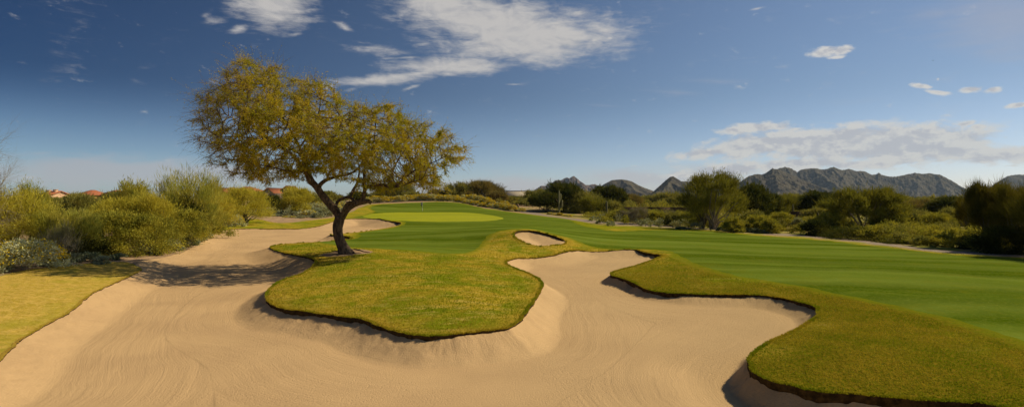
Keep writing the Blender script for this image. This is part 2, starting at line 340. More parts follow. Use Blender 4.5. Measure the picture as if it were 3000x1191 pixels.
def grass_rough():
    s = S('winter_rough'); p = s.coord('pos'); dist = s.at('edge')
    g1 = s.noise(p, .42, 5, .62, .5); g2 = s.noise(s.map(p, (1.0, 1.6, 1)), 2.6, 5, .65, .6); g3 = s.noise(p, 13, 4, .7, .3); g4 = s.noise(p, 60, 3, .7)
    col = s.mix(s.rng(g2, .36, .66), (.30, .235, .012), (.44, .30, .035))
    col = s.mix(s.math('MULTIPLY', s.rng(g1, .42, .58), .95), col, (.150, .190, .004))
    col = s.mix(s.math('MULTIPLY', s.rng(g3, .52, .72), .6), col, (.50, .36, .06))
    col = s.mix(s.math('MULTIPLY', s.rng(g3, .30, .46, 1, 0), .55), col, (.13, .145, .004))
    col = s.mix(s.math('MULTIPLY', s.rng(g4, .5, .72), .45), col, (.13, .10, .010))
    g5 = s.noise(s.map(p, (.5, 1.5, 1), (0, 0, .3)), 1.6, 5, .7, .8); col = s.mix(s.math('MULTIPLY', s.rng(g5, .50, .66), .65), col, (.50, .36, .085))
    edge = s.math('ADD', dist, s.math('MULTIPLY', g2, .7))
    col = s.mix(s.rng(edge, .2, 1.3, .65, 0), col, (.36, .22, .030))
    dry = s.at('dry'); dc = s.mix(s.rng(g2, .38, .62), (.56, .37, .075), (.40, .285, .030)); dc = s.mix(s.math('MULTIPLY', s.rng(g3, .45, .7), .7), dc, (.66, .47, .15)); dc = s.mix(s.math('MULTIPLY', s.rng(g4, .5, .75), .6), dc, (.24, .16, .03)); dc = s.mix(s.math('MULTIPLY', s.rng(g1, .48, .66), .5), dc, (.30, .28, .02)); col = s.mix(dry, col, dc)
    backlit_dim = s.at('backlit_dim'); col = s.mix(s.math('MULTIPLY', backlit_dim, 1.0), col, s.mix(s.rng(g3, .35, .65), (.085, .095, .003), (.22, .155, .012)))  # backlit dimming of the near right rough, painted into the turf colour
    far = s.at('lush'); col = s.mix(far, col, s.mix(g2, (.24, .23, .010), (.15, .19, .006)))
    col = s.mix(s.rng(s.math('ADD', s.at('fd'), s.math('MULTIPLY', s.math('SUBTRACT', g2, .5), 1.5)), .0, .9, .85, 0), col, s.mix(g3, (.10, .13, .003), (.19, .20, .012)))
    h = s.math('ADD', s.math('MULTIPLY', g3, .08), s.math('MULTIPLY', g4, .03))
    return s.out(col, .95, s.bump(h, 1.0, .45), .0)
def grass_fair():
    s = S('mown_fairway'); p = s.coord('pos')
    w = s.noise(p, .06, 3, .5); sp_ = s.n('ShaderNodeSeparateXYZ'); s.l(p, sp_.inputs[0])
    t = s.math('ADD', s.math('MULTIPLY', sp_.outputs[0], .22), sp_.outputs[1]); t = s.math('ADD', t, s.math('MULTIPLY', w, 14))
    st = s.noise(s.xyz(s.math('MULTIPLY', t, .33), s.math('MULTIPLY', sp_.outputs[0], .022)), 1.0, 3, .55)
    st2 = s.math('SINE', s.math('MULTIPLY', t, 1.35))
    g3 = s.noise(p, 3.5, 5, .65); g4 = s.noise(p, 45, 3, .7)
    col = s.mix(s.rng(st, .34, .66), (.050, .086, .002), (.140, .190, .022))  # mowing bands: their surface sheen is put into the colour
    col = s.mix(s.math('MULTIPLY', s.rng(st2, -.6, .9), .22), col, (.18, .22, .040))
    col = s.mix(s.math('MULTIPLY', s.rng(g3, .45, .7), .3), col, (.125, .15, .004))
    col = s.mix(s.math('MULTIPLY', s.rng(g4, .45, .75), .35), col, (.055, .075, .002)); g6 = s.noise(p, 9, 4, .75); col = s.mix(s.math('MULTIPLY', s.rng(g6, .48, .68), .45), col, (.20, .225, .035)); g7 = s.noise(p, .5, 4, .65, .6); col = s.mix(s.math('MULTIPLY', s.rng(g7, .52, .66), .25), col, (.16, .16, .010))
    h = s.math('ADD', s.math('MULTIPLY', g3, .015), s.math('MULTIPLY', g4, .012))
    return s.out(col, .85, s.bump(h, 1.0, .5), .0)
def grass_green():
    s = S('putting_turf'); p = s.coord('pos'); w = s.noise(s.map(p, (.05, .5, 1)), 1.0, 3); g = s.noise(p, 2.0, 4)
    col = s.mix(s.rng(w, .38, .62), (.34, .34, .003), (.24, .265, .002)); col = s.mix(s.math('MULTIPLY', s.rng(g, .4, .7), .3), col, (.15, .18, .006))
    return s.out(col, .9, None, .1)
def desert_mat():
    s = S('desert_soil'); p = s.coord('pos'); a = s.noise(p, .12, 4, .6); b = s.noise(p, 1.6, 5, .65); c = s.noise(p, 18, 4, .7)
    sx = s.n('ShaderNodeSeparateXYZ'); s.l(p, sx.inputs[0]); weed = s.rng(sx.outputs[0], 2.0, 14.0)
    col = s.mix(s.rng(b, .35, .65), (.42, .28, .165), (.31, .205, .12))
    col = s.mix(s.math('MULTIPLY', weed, s.rng(s.noise(p, .45, 4, .6), .40, .52)), col, (.27, .25, .025))
    col = s.mix(s.math('MULTIPLY', s.rng(a, .50, .62), .75), col, (.20, .20, .035))
    col = s.mix(s.math('MULTIPLY', s.rng(c, .5, .75), .5), col, (.16, .12, .06))
    return s.out(col, .97, s.bump(s.math('ADD', s.math('MULTIPLY', b, .08), s.math('MULTIPLY', c, .03)), 1.0, .7), .05)
def simple(name, c1, c2, scale=3.0, rough=.85, bump=0.0, spec=.2):
    s = S(name); p = s.coord('pos'); n = s.noise(p, scale, 5, .65)
    return s.out(s.mix(s.rng(n, .35, .65), c1, c2), rough, s.bump(n, bump) if bump else None, spec)
def tile_mat():
    s = S('clay_tile'); p = s.coord('pos'); n = s.noise(p, 1.5, 4, .7); w = s.n('ShaderNodeTexWave'); s.l(p, w.inputs[0]); w.inputs['Scale'].default_value = 1.3
    col = s.mix(s.rng(n, .3, .7), (.43, .145, .062), (.30, .105, .05)); return s.out(s.mix(s.math('MULTIPLY', w.outputs['Fac'], .35), col, (.20, .07, .035)), .85)
def mountain_mat(name, c1, c2, c3, ns=.02):
    s = S(name); p = s.coord('pos'); a = s.noise(p, ns, 6, .65); b = s.noise(p, ns*4, 6, .75); c = s.noise(p, ns*16, 4, .7)
    col = s.mix(s.rng(a, .38, .62), c1, c2); col = s.mix(s.math('MULTIPLY', s.rng(b, .48, .64), .75), col, c3)
    col = s.mix(s.math('MULTIPLY', s.rng(c, .5, .65), .55), col, (.040, .042, .022))
    return s.out(col, .98, s.bump(b, 14, .8), .02)
MAT = dict(sand=sand_mat(), rough=grass_rough(), fair=grass_fair(), green=grass_green(), desert=desert_mat(),
 lip=simple('shaded_lip_soil', (.030, .019, .008), (.085, .052, .018), 9, .97, .02, .03), path=simple('worn_asphalt', (.215, .170, .130), (.30, .225, .155), 2.0, .9, .004),  # lip soil colour is darkened to stand in for the shadow on it
 dirt=simple('bare_dirt', (.40, .265, .15), (.30, .20, .11), 4, .97, .01, .05), tile=tile_mat(),
 stucco=simple('warm_stucco', (.62, .40, .24), (.52, .33, .20), 1.2), ochre=simple('ochre_stucco', (.60, .35, .11), (.52, .30, .10), 1.2), greyst=simple('taupe_stucco', (.30, .26, .21), (.24, .21, .17), 1.2),
 wall=simple('pink_tan_block', (.44, .325, .255), (.37, .27, .21), 1.5), bwall=simple('brown_block', (.120, .072, .045), (.085, .052, .034), 1.2),
 trim=simple('dark_trim', (.12, .06, .035), (.09, .045, .03), 2), pale=simple('pale_concrete', (.55, .47, .36), (.48, .41, .31), 1.0), glass=simple('dark_glass', (.04, .045, .05), (.06, .06, .065), 1, .2, 0, .5),
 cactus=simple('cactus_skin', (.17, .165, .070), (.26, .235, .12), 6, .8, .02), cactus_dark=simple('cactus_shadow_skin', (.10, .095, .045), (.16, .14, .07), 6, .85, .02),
 scar=simple('cactus_scar', (.30, .20, .13), (.24, .16, .10), 6), white=simple('white_paint', (.75, .75, .72), (.68, .68, .66), 3, .5), black=simple('black_cloth', (.03, .03, .035), (.045, .045, .05), 3, .8),
 rock=simple('granite', (.36, .27, .19), (.25, .19, .13), 4, .9, .03))
# ------------------------------------------------------------------ terrain
# height control points of the un-cut surface: (u, v, 'z', z) or (u, v, 'y', distance)
CP = [(1280,985,'z',.50),(1000,925,'z',.50),(790,885,'z',.52),(785,835,'z',.55),(860,860,'z',.7),(920,765,'z',.72),(800,725,'z',.60),(850,712,'z',.62),(1000,742,'z',.95),(1080,742,'z',.95),
 (1250,860,'z',.82),(1080,850,'z',.8),(1250,770,'z',.9),(1550,880,'z',.52),(1590,834,'z',.50),(1500,780,'z',.58),(1400,900,'z',.74),(1400,790,'z',.80),(1480,762,'z',.62),(1350,745,'z',.85),
 (1200,715,'z',.85),(1300,675,'z',.95),(1100,692,'z',.85),(1030,698,'z',.70),(1000,684,'z',.72),(1150,668,'z',.85),(1250,650,'z',1.0),(1100,640,'y',82),(1180,652,'y',72),
 (1150,623,'y',112),(1300,622,'y',115),(1430,627,'y',110),(1237,616,'y',125),(1400,612,'y',125),(1120,610,'y',125),
 (1082,605,'y',132),(1103,599,'y',138),(1171,595,'y',142),(1291,591,'y',146),(1342,594,'y',146),(1394,604,'y',140),(1479,618,'y',124),(1582,632,'y',110),(1667,643,'y',98),(1695,655,'y',88),
 (1291,589,'y',165),(1150,590,'y',165),(1450,596,'y',165),(1550,606,'y',150),(1560,617,'y',135),(1640,628,'y',125),
 (1500,645,'y',82),(1600,655,'y',76),(1720,664,'y',74),(1850,668,'y',70),(1700,680,'y',58),(1520,662,'y',60),
 (1600,719,'y',38),(1520,704,'y',40),(1554,674,'y',46),(1500,684,'y',43.5),(1657,708,'y',42),(1534,668.5,'y',47.5),(1600,678,'y',46.5),(1470,676,'y',46.5),(1420,705,'z',.95),(1400,738,'z',.82),(1690,705,'y',43),(1750,722,'z',.58),(1600,735,'z',.72),
 (1554,664,'y',53),(1640,682,'y',50),
 (1576,755,'z',.50),(1706,734,'z',.45),(1816,731,'z',.45),(1938,747,'z',.42),(1864,777,'z',.42),(1787,802,'z',.42),(1854,827,'z',.38),(2000,860,'z',.34),(2144,863,'z',.36),(2269,869,'z',.38),(2394,911,'z',.42),(2288,983,'z',.36),(2192,1055,'z',.42),(2300,1128,'z',.42),(2624,1166,'z',.42),(2900,1188,'z',.42),
 (2500,1010,'z',.62),(2800,1050,'z',.6),(2600,1100,'z',.55),(2200,830,'z',.48),(1950,800,'z',.50),(1980,760,'z',.55),(2100,760,'z',.55),(2450,880,'z',.5),
 (2600,800,'z',.45),(3000,900,'z',.45),(3000,1190,'z',.5),(3300,1000,'z',.45),(2400,750,'z',.45),(2100,710,'z',.5),(1850,700,'z',.5),(2800,850,'z',.45),
 (2000,672,'z',.35),(2250,688,'z',.30),(2508,714,'z',.30),(2782,744,'z',.28),(3000,757,'z',.28),(3400,800,'z',.28),(2900,710,'y',52),(2600,690,'y',62),(2300,668,'y',78),(2100,655,'y',92),(1900,645,'y',100),(1760,640,'y',108),
 (2500,640,'y',110),(2900,640,'y',110),(2000,612,'y',190),(2500,610,'y',210),(3000,612,'y',200),(1700,605,'y',190),
 (0,1053,'z',.42),(144,945,'z',.42),(300,846,'z',.45),(415,791,'z',.42),(100,870,'z',.62),(250,800,'z',.55),(-300,1000,'z',.5),(0,812,'z',.6),(200,785,'z',.55),(-300,850,'z',.6),
 (400,757,'z',.40),(540,735,'z',.30),(600,700,'z',.40),(625,680,'z',.45),(500,700,'z',.8),(300,720,'z',.8),(100,720,'z',.9),
 (706,669,'z',.55),(800,670,'z',.48),(875,670,'z',.52),(957,655,'z',.72),(1025,641,'z',.95),(1082,641,'y',86),
 (672,658,'y',74),(741,640,'y',82),(789,649,'y',80),(827,653,'y',78),(916,644,'y',84),(974,637,'y',92),(1025,622,'y',108),(1055,608,'y',124),
 (700,630,'y',100),(850,628,'y',105),(930,620,'y',118),(1000,605,'y',140),(850,590,'y',150),(700,592,'y',150),(500,620,'y',100),(200,625,'y',95),(-200,625,'y',95),(500,592,'y',160),(200,590,'y',165),(-300,592,'y',165),(1000,590,'y',175),
 (1500,1300,'z',.3),(500,1300,'z',.3),(2600,1400,'z',.4)]
P_ = []; Z_ = []
for (u, v, k, q) in CP:
    if k == 'z': Y = (CZ-q)*F/(v-HV); z = q
    else: Y = q; z = CZ-(v-HV)/F*Y
    P_.append(((u-1500)/F*Y, Y)); Z_.append(z)
P_ = np.array(P_); Z_ = np.array(Z_)
def tps_fit(P, Z, lam=.02):
    n = len(P); d = np.linalg.norm(P[:, None]-P[None], axis=2); K = np.where(d > 0, d*d*np.log(d+1e-12), 0)
    A = np.zeros((n+3, n+3)); A[:n, :n] = K+np.eye(n)*lam*10; A[:n, n] = 1; A[:n, n+1:] = P; A[n, :n] = 1; A[n+1:, :n] = P.T
    return np.linalg.solve(A, np.concatenate([Z, np.zeros(3)]))
W_ = tps_fit(P_, Z_)
def G(x, y):
    x = np.atleast_1d(np.asarray(x, float)); y = np.atleast_1d(np.asarray(y, float)); sh = x.shape; x = x.ravel(); y = y.ravel()
    out = np.empty(len(x)); n = len(P_)
    for i in range(0, len(x), 40000):
        X = x[i:i+40000]; Y = y[i:i+40000]
        r2 = (X[:, None]-P_[None, :, 0])**2+(Y[:, None]-P_[None, :, 1])**2
        out[i:i+40000] = (.5*r2*np.log(r2+1e-12))@W_[:n]+W_[n]+W_[n+1]*X+W_[n+2]*Y
    out = np.clip(out, -.2, 4.3)
    f = smooth01((np.hypot(x, y)-190)/220); out = out*(1-f)+1.6*f
    out = out+smooth01((np.hypot(x, y)-100)/50)*(fbm(x/18, y/18, 3)-.5)*.5
    return out.reshape(sh)
def hit(u, v):
    """where the sight line through picture point (u, v) meets the land"""
    u = np.asarray(u, float); v = np.asarray(v, float)
    ts = 5*np.exp(np.linspace(0, math.log(220/5), 900))
    X = (u[:, None]-1500)/F*ts; Y = np.broadcast_to(ts, X.shape); Zr = CZ-(v[:, None]-HV)/F*ts
    g_ = G(X, Y)-Zr; neg = g_ > 0; i = np.argmax(neg, axis=1); i = np.where(neg.any(axis=1), i, len(ts)-1); i = np.maximum(i, 1)
    r = np.arange(len(u)); a = g_[r, i-1]; b = g_[r, i]; t = np.clip(-a/(b-a+1e-12), 0, 1); T = ts[i-1]*(1-t)+ts[i]*t
    return np.stack([(u-1500)/F*T, T], 1)
def catmull(P, step=.5, closed=True):
    P = np.asarray(P, float); n = len(P); out = []
    for i in range(n if closed else n-1):
        if closed: p0, p1, p2, p3 = P[i-1], P[i], P[(i+1) % n], P[(i+2) % n]
        else: p0, p1, p2, p3 = P[max(i-1, 0)], P[i], P[i+1], P[min(i+2, n-1)]
        d = np.linalg.norm(p2-p1); k = int(max(1, min(8, d/step)))
        al = .5; t01 = max(np.linalg.norm(p1-p0)**al, 1e-3); t12 = max(d**al, 1e-3); t23 = max(np.linalg.norm(p3-p2)**al, 1e-3)
        m1 = p2-p1+t12*((p1-p0)/t01-(p2-p0)/(t01+t12)); m2 = p2-p1+t12*((p3-p2)/t23-(p3-p1)/(t12+t23))
        for j in range(k):
            t = j/k; out.append((2*t**3-3*t*t+1)*p1+(t**3-2*t*t+t)*m1+(-2*t**3+3*t*t)*p2+(t**3-t*t)*m2)
    return np.array(out)
def poly_sd(X, Y, P):
    """signed distance (negative inside) and arc length of the nearest boundary point"""
    n = len(P); A = P; B = np.roll(P, -1, 0); E = B-A; L2 = (E**2).sum(1)+1e-12; al = np.concatenate([[0], np.cumsum(np.sqrt(L2))])[:-1]
    D = np.empty(len(X)); ARC = np.empty(len(X))
    for i in range(0, len(X), 20000):
        x = X[i:i+20000, None]; y = Y[i:i+20000, None]
        t = np.clip(((x-A[:, 0])*E[:, 0]+(y-A[:, 1])*E[:, 1])/L2, 0, 1)
        d2 = (x-A[:, 0]-t*E[:, 0])**2+(y-A[:, 1]-t*E[:, 1])**2
        k = d2.argmin(1); r = np.arange(len(k)); d = np.sqrt(d2[r, k])
        c = ((A[:, 1] > y) != (B[:, 1] > y)) & (x < (B[:, 0]-A[:, 0])*(y-A[:, 1])/(B[:, 1]-A[:, 1]+1e-15)+A[:, 0])
        ins = c.sum(1) % 2 == 1
        D[i:i+20000] = np.where(ins, -d, d); ARC[i:i+20000] = al[k]+t[r, k]*np.sqrt(L2[k])
    return D, ARC
def world_poly(pts, step=.5, extra=None):
    a = np.array(pts, float); W = hit(a[:, 0], a[:, 1])
    if extra is not None: W = np.concatenate([W, np.array(extra, float)])
    return catmull(W, step)
MAIN = [(792,724),(816,736),(864,746),(902,753),(922,762),(919,774),(897,794),(864,808),(826,820),(797,837),(780,858),(782,880),(797,892),(840,906),(888,911),(960,922),(1000,928),(1048,933),(1096,950),(1144,966),(1192,978),(1250,986),(1307,983),(1384,974),(1456,965),(1490,959),(1523,940),(1542,916),(1566,882),(1585,853),(1591,834),(1583,818),(1552,801),(1509,784),(1485,772),(1490,762),(1518,756),(1576,754),(1624,747),(1672,735),(1706,734),(1734,736),(1778,735),(1816,731),(1859,731),(1888,739),(1938,747),(1912,760),(1864,777),(1816,789),(1787,801),(1795,808),(1816,813),(1854,827),(1888,844),(1922,853),(2000,860),(2067,862),(2144,863),(2216,864),(2269,869),(2326,881),(2379,894),(2394,911),(2388,928),(2345,954),(2288,983),(2240,1007),(2206,1029),(2192,1055),(2197,1079),(2226,1103),(2288,1125),(2360,1142),(2432,1151),(2518,1158),(2624,1166),(2744,1173),(2864,1180),(2912,1190),(3080,1230)]
MAIN2 = [(-160,1150),(0,1053),(29,1026),(72,988),(144,945),(206,911),(259,868),(298,846),(365,815),(415,791),(413,784),(396,776),(420,762),(470,755),(540,735),(590,705),(612,688),(624,680),(660,673),(706,669),(760,669),(800,670),(825,669),(875,670),(925,664),(957,655),(982,647),(1025,640),(1082,640),(1125,644),(1168,650),(1174,655),(1166,660),(1113,670),(1050,679),(1000,684),(966,686.5),(985,688.5),(1005,690),(1022,694),(1031,698),(1000,703),(940,707),(880,711),(830,714),(800,719)]
W1 = hit(*np.array(MAIN, float).T); W2 = hit(*np.array(MAIN2, float).T)
BUNK = catmull(np.concatenate([W1, [(9.5, 7.2), (12, 2.0), (0, -3), (-14, 2.0), (-12.5, 7.5)], W2]), .35)
POT = world_poly([(1506,686),(1510,679),(1527,675),(1554,674.5),(1582,679),(1609,686),(1636,695),(1657,705),(1656,712),(1633,717),(1609,719),(1582,719),(1547,713),(1520,701)], .3)
LROUGH = world_poly([(-500,930),(-200,850),(0,808),(78,789),(172,780),(266,769),(328,766),(375,768),(396,776),(430,790),(350,850),(200,950),(100,1030),(0,1100)], .5, [(-13,8.5),(-16,8.5),(-30,10)])
TURF = world_poly([(624,678),(672,658),(692,648),(713,640.5),(741,640),(763,642),(789,648.6),(827,652.5),(865,650),(916,643.6),(974,637),(1025,622),(1043,613),(1068,603),(1092,598),(1171,594.5),(1291,591),(1342,593.5),(1394,604),(1428,611),(1479,618),(1530,624),(1582,631.5),(1633,637),(1672,643),(1700,648),(1760,659),(1850,663),(1950,668),(2080,675),(2200,685.5),(2405,701),(2508,712.5),(2611,723),(2713,735.5),(2782,743),(2884,750),(3000,754.5),(3400,795)], 1.0,
   [(60, 20), (40, 2), (10, -6), (0, -3), (0, 10), (-2.5, 12.5), (-6, 15), (-9.5, 20), (-16, 35), (-22, 44)])
FAIR = world_poly([(943,706),(961,713),(1022,721),(1058,725),(1137,729),(1222,733),(1281,739),(1325,742.5),(1359,741),(1383,734),(1404,720),(1417,703),(1435,686),(1462,676),(1506,669.5),(1534,668.8),(1582,674),(1633,687),(1674,698),(1712,714),(1753,724),(1777,727),(1823,729),(1887,729),(1952,733),(1977,740),(2003,755),(2032,768),(2072,783),(2144,803),(2240,820),(2336,834),(2432,854),(2528,873),(2624,892),(2720,916),(2816,940),(2912,969),(3000,997),(3200,1060),(3600,1150),(3800,900),(3400,800),(3000,756.5),(2884,752.5),(2782,745.5),(2713,738.5),(2611,726.5),(2508,716),(2405,704),(2303,696),(2200,689),(2081,677.5),(1984,675),(1952,674),(1887,674),(1823,677),(1774,674),(1745,668),(1710,662),(1688,655),(1667,644.5),(1633,638.5),(1582,633.5),(1530,626),(1479,619.5),(1428,612.5),(1394,605.5),(1342,595),(1291,592),(1171,596),(1103,601),(1086,610),(1100,619),(1068,631),(1035,637.5),(1082,638.5),(1125,642),(1180,648),(1185,657),(1150,668),(1100,675.5),(1054,682),(1059,690),(1045,698),(1000,704.5)], .8)
GREEN = world_poly([(1062,632),(1110,624),(1180,621.5),(1300,621.5),(1400,625),(1460,634),(1475,640),(1440,646),(1380,648.5),(1250,649),(1150,644.5),(1090,639)], 1.0)
PATH = world_poly([(1525,621),(1582,630.5),(1650,640),(1720,650.5),(1800,657),(1950,664.5),(2080,671.5),(2200,682),(2405,697.5),(2611,720),(2782,740.5),(3000,752),(3400,790),(3400,778),(3000,744.5),(2782,734),(2611,714),(2405,692),(2200,678),(2080,668.5),(1950,661),(1850,653),(1760,646),(1680,639),(1600,629),(1565,619),(1540,616)], 1.0)
DIRT = world_poly([(930,746),(960,741),(1000,733),(1030,728),(1062,731),(1094,737),(1075,742),(1030,747),(985,751),(945,752)], .3)
# sheet of land, finer near the camera
us = np.concatenate([np.arange(-1500, -200, 40), np.arange(-200, 3200, 5.0), np.arange(3200, 4501, 40)])
Ys = [2.0]
while Ys[-1] < 260:
    y = Ys[-1]; Ys.append(y+(.3 if y < 8.0 else min(1.1, max(.065, .00042*y*y))))
while Ys[-1] < 14000: Ys.append(Ys[-1]*1.07+2)
Ys = np.array(Ys); UU, YY = np.meshgrid(us, Ys); VX = ((UU-1500)/F*YY).ravel(); VY = YY.ravel()
nc = len(us); nr = len(Ys); ii = (np.arange(nr-1)[:, None]*nc+np.arange(nc-1)[None]).ravel()
TRI = np.concatenate([np.stack([ii, ii+1, ii+nc+1], 1), np.stack([ii, ii+nc+1, ii+nc], 1)])
near = VY < 260
def sdf(P, jitter=0.0, jf=3.0):
    d = np.full(len(VX), 50.0); a = np.zeros(len(VX)); lo = P.min(0)-3; hi = P.max(0)+3
    m = near & (VX > lo[0]) & (VX < hi[0]) & (VY > lo[1]) & (VY < hi[1])
    D, A_ = poly_sd(VX[m], VY[m], P); d[m] = D; a[m] = A_
    if jitter: d = d+np.where(np.abs(d) < 3, (fbm(VX*jf, VY*jf, 3)-.5)*jitter, 0)
    return d, a
b1, a1_ = sdf(BUNK); b2, a2_ = sdf(POT)
sB = np.minimum(b1, b2)+np.where(np.minimum(abs(b1), abs(b2)) < 3, (fbm(VX*2.5, VY*2.5, 3)-.5)*.10, 0)
ARC = np.where(b1 < b2, a1_, a2_); isPot = (b2 < b1).astype(float)
s1, _x = sdf(LROUGH, .25); s2, _x = sdf(TURF, .2); sT = np.minimum(s1, s2)
sF, _x = sdf(FAIR, .30, 1.5); sG, _x = sdf(GREEN, .3); sP, _x = sdf(PATH, .25); sD, _x = sdf(DIRT, .5)
FI = dict(x=VX, y=VY, B=sB, T=sT, F=sF, G=sG, P=sP, D=sD, Lr=s1, arc=ARC, pot=isPot)
def clip(F0, tri, key):
    """cut a triangle set along F[key] = 0; returns the fields, inside triangles, outside triangles, cut segments"""
    s = F0[key]; sg = s[tri] < 0; k = sg.sum(1)
    ins = [tri[k == 3]]; outs = [tri[k == 0]]; mixed = tri[(k == 1) | (k == 2)]; kk = k[(k == 1) | (k == 2)]
    if len(mixed) == 0: return F0, ins[0], outs[0], np.zeros((0, 2), int)
    sm = s[mixed] < 0; lone = np.where(kk[:, None] == 1, sm, ~sm); i0 = lone.argmax(1); r = np.arange(len(mixed))
    a = mixed[r, i0]; b = mixed[r, (i0+1) % 3]; c = mixed[r, (i0+2) % 3]
    e = np.concatenate([np.stack([a, b], 1), np.stack([a, c], 1)]); es = np.sort(e, 1)
    uq, inv = np.unique(es, axis=0, return_inverse=True); inv = inv.ravel()
    p, q = uq[:, 0], uq[:, 1]; t = np.clip(s[p]/(s[p]-s[q]+1e-15), .001, .999); n0 = len(s); F1 = {}
    for kx, arr in F0.items():
        nv = arr[p]*(1-t)+arr[q]*t
        if kx == key: nv = np.zeros(len(nv))
        if kx == 'arc': nv = np.where(np.abs(arr[p]-arr[q]) > 3, arr[p], nv)
        F1[kx] = np.concatenate([arr, nv])
    ab = n0+inv[:len(mixed)]; ac = n0+inv[len(mixed):]
    t1 = np.stack([a, ab, ac], 1); t2 = np.concatenate([np.stack([ab, b, c], 1), np.stack([ab, c, ac], 1)])
    one = kk == 1; one2 = np.concatenate([one, one])
    ins += [t1[one], t2[~one2]]; outs += [t1[~one], t2[one2]]
    return F1, np.concatenate(ins), np.concatenate(outs), np.stack([ab, ac], 1)
FI, sand_tri, land, lipseg = clip(FI, TRI, 'B')
FI, turf, ground, _s = clip(FI, land, 'T')
FI, fair, rough_, _s = clip(FI, turf, 'F')
FI, green, fair, _s = clip(FI, fair, 'G')
FI, dirt, rough_, _s = clip(FI, rough_, 'D')
FI, path, ground, _s = clip(FI, ground, 'P')
X_, Y_ = FI['x'], FI['y']; GZ = G(X_, Y_)
nearf = 1-smooth01((Y_-60)/60)
TZ = GZ+((fbm(X_*.9, Y_*.9, 3)-.5)*.05+(fbm(X_*5, Y_*5, 3)-.5)*.035*np.clip(np.abs(FI['F'])/.5, 0, 1)*(FI['F'] > 0))*nearf
def land_z(x, y): return float(G([x], [y])[0])
# per-place bunker face width, lip height (inverse-distance weighting of hand-set samples)
BC = [(1280,985,1.25,.10),(1000,930,1.25,.13),(880,911,1.2,.13),(785,870,1.1,.12),(826,820,1.0,.05),(919,770,1.8,.10),(792,724,1.8,.04),(1384,974,1.2,.06),(1500,955,1.2,.05),(1585,850,1.1,.04),(1500,780,.9,.04),(1490,765,1.3,.04),(1624,747,1.9,.05),(1706,734,2.0,.05),(1816,731,2.2,.05),(1888,739,.55,.20),(1938,747,.5,.20),(1864,777,.6,.05),(1787,802,.5,.12),(1854,827,.42,.16),(1922,853,.5,.14),(2050,862,.9,.09),(2216,864,1.1,.09),(2326,881,.8,.11),(2388,900,.8,.12),(2394,920,.6,.10),(2345,954,.5,.03),(2240,1007,.5,.04),(2200,1040,.45,.10),(2197,1079,.40,.17),(2288,1125,.40,.17),(2518,1158,.40,.17),(2744,1173,.40,.17),(3080,1230,.4,.17),
 (0,1053,1.3,.03),(144,945,1.3,.03),(298,846,1.5,.03),(415,791,1.8,.03),(470,755,2.4,.0),(590,705,2.4,.0),(640,676,2.6,.05),(760,669,2.8,.07),(875,670,2.8,.05),(957,655,3.0,.05),(1025,640,3.5,.07),(1125,644,3.5,.12),(1172,652,2.0,.25),(1113,670,1.2,.02),(1000,684,1.2,.10),(1022,694,1.0,.16),(1000,703,1.2,.02),(880,711,1.4,.02)]
bc = np.array(BC); bp = hit(bc[:, 0], bc[:, 1])
def bunker_z(x, y, dist, pot, gz):
    d2 = (x[:, None]-bp[None, :, 0])**2+(y[:, None]-bp[None, :, 1])**2+.04; w = d2**-1.6; w /= w.sum(1)[:, None]
    wd = w@bc[:, 2]; lp = w@bc[:, 3]
    fl = .0+.12*smooth01((y-26)/14)+.05*(fbm(x/3.5, y/3.5, 2)-.5)+.12*smooth01((y-45)/20)
    fl = fl-.16*smooth01((x-3.2)/1.5)*smooth01((15.5-y)/2.5)
    lp = lp*(.45+1.1*fbm(x*2.2, y*2.2, 3))
    wd = np.where(pot > .5, 2.6, wd); lp = np.where(pot > .5, np.where(y > 42.5, .16, .03), lp); fl = np.where(pot > .5, gz-.62, fl)
    fl = np.minimum(fl, gz-lp-.05)
    t = np.clip(dist/wd, 0, 1); pr = (1-t)**1.6*(1+.6*t)
    return fl+(gz-lp-fl)*pr, np.clip(1.25-dist/wd*1.0, 0, 1), lp
def submesh(name, tri, z, mat, attrs=(), kind='structure', smooth=True):
    ids, inv = np.unique(tri, return_inverse=True); T = inv.reshape(-1, 3)
    V = np.stack([X_[ids], Y_[ids], z[ids]], 1); me = mesh_np(name, V, None, T, smooth)
    for an, arr in attrs: attr(me, an, arr[ids])
    o = link(name, me, mat); tag(o, kind=kind); return o
sm_ids = np.unique(sand_tri); SZ = TZ.copy(); bank = np.zeros(len(X_))
dist = np.maximum(-FI['B'], 0)
z_, bk_, lp_ = bunker_z(X_[sm_ids], Y_[sm_ids], dist[sm_ids], FI['pot'][sm_ids], TZ[sm_ids])
out_ = np.maximum(FI['B'][sm_ids], 0)
# rake furrows as real relief of a few centimetres
fur = (fbm((dist[sm_ids]+1.8*fbm(X_[sm_ids]*.14, Y_[sm_ids]*.14, 2))*3.6, FI['arc'][sm_ids]*.12, 3)-.5)*.012*(1-bk_)
furb = (fbm(FI['arc'][sm_ids]*3.2, dist[sm_ids]*.5, 3)-.5)*.028*bk_*smooth01((dist[sm_ids]-.12)/.3)
SZ[sm_ids] = z_+(fur+furb)*smooth01(dist[sm_ids]/.15)*(1-smooth01((Y_[sm_ids]-70)/30)); bank[sm_ids] = bk_
o_sand = submesh('bunker_sand', sand_tri, SZ, MAT['sand'], (('dist', dist), ('arc', FI['arc']), ('bank', bank)))
edge = np.clip(FI['B'], 0, 20)
dry = np.where(FI['Lr'] < 0, 1.0, 0.0)
lush = smooth01((Y_-60)/14)*np.where(X_ < -14, .15, .8); backlit_dim = smooth01((X_-.5)/5)*smooth01((40-Y_)/16)*smooth01(fbm(X_*.35+3, Y_*.35, 3)*2.2-.1)
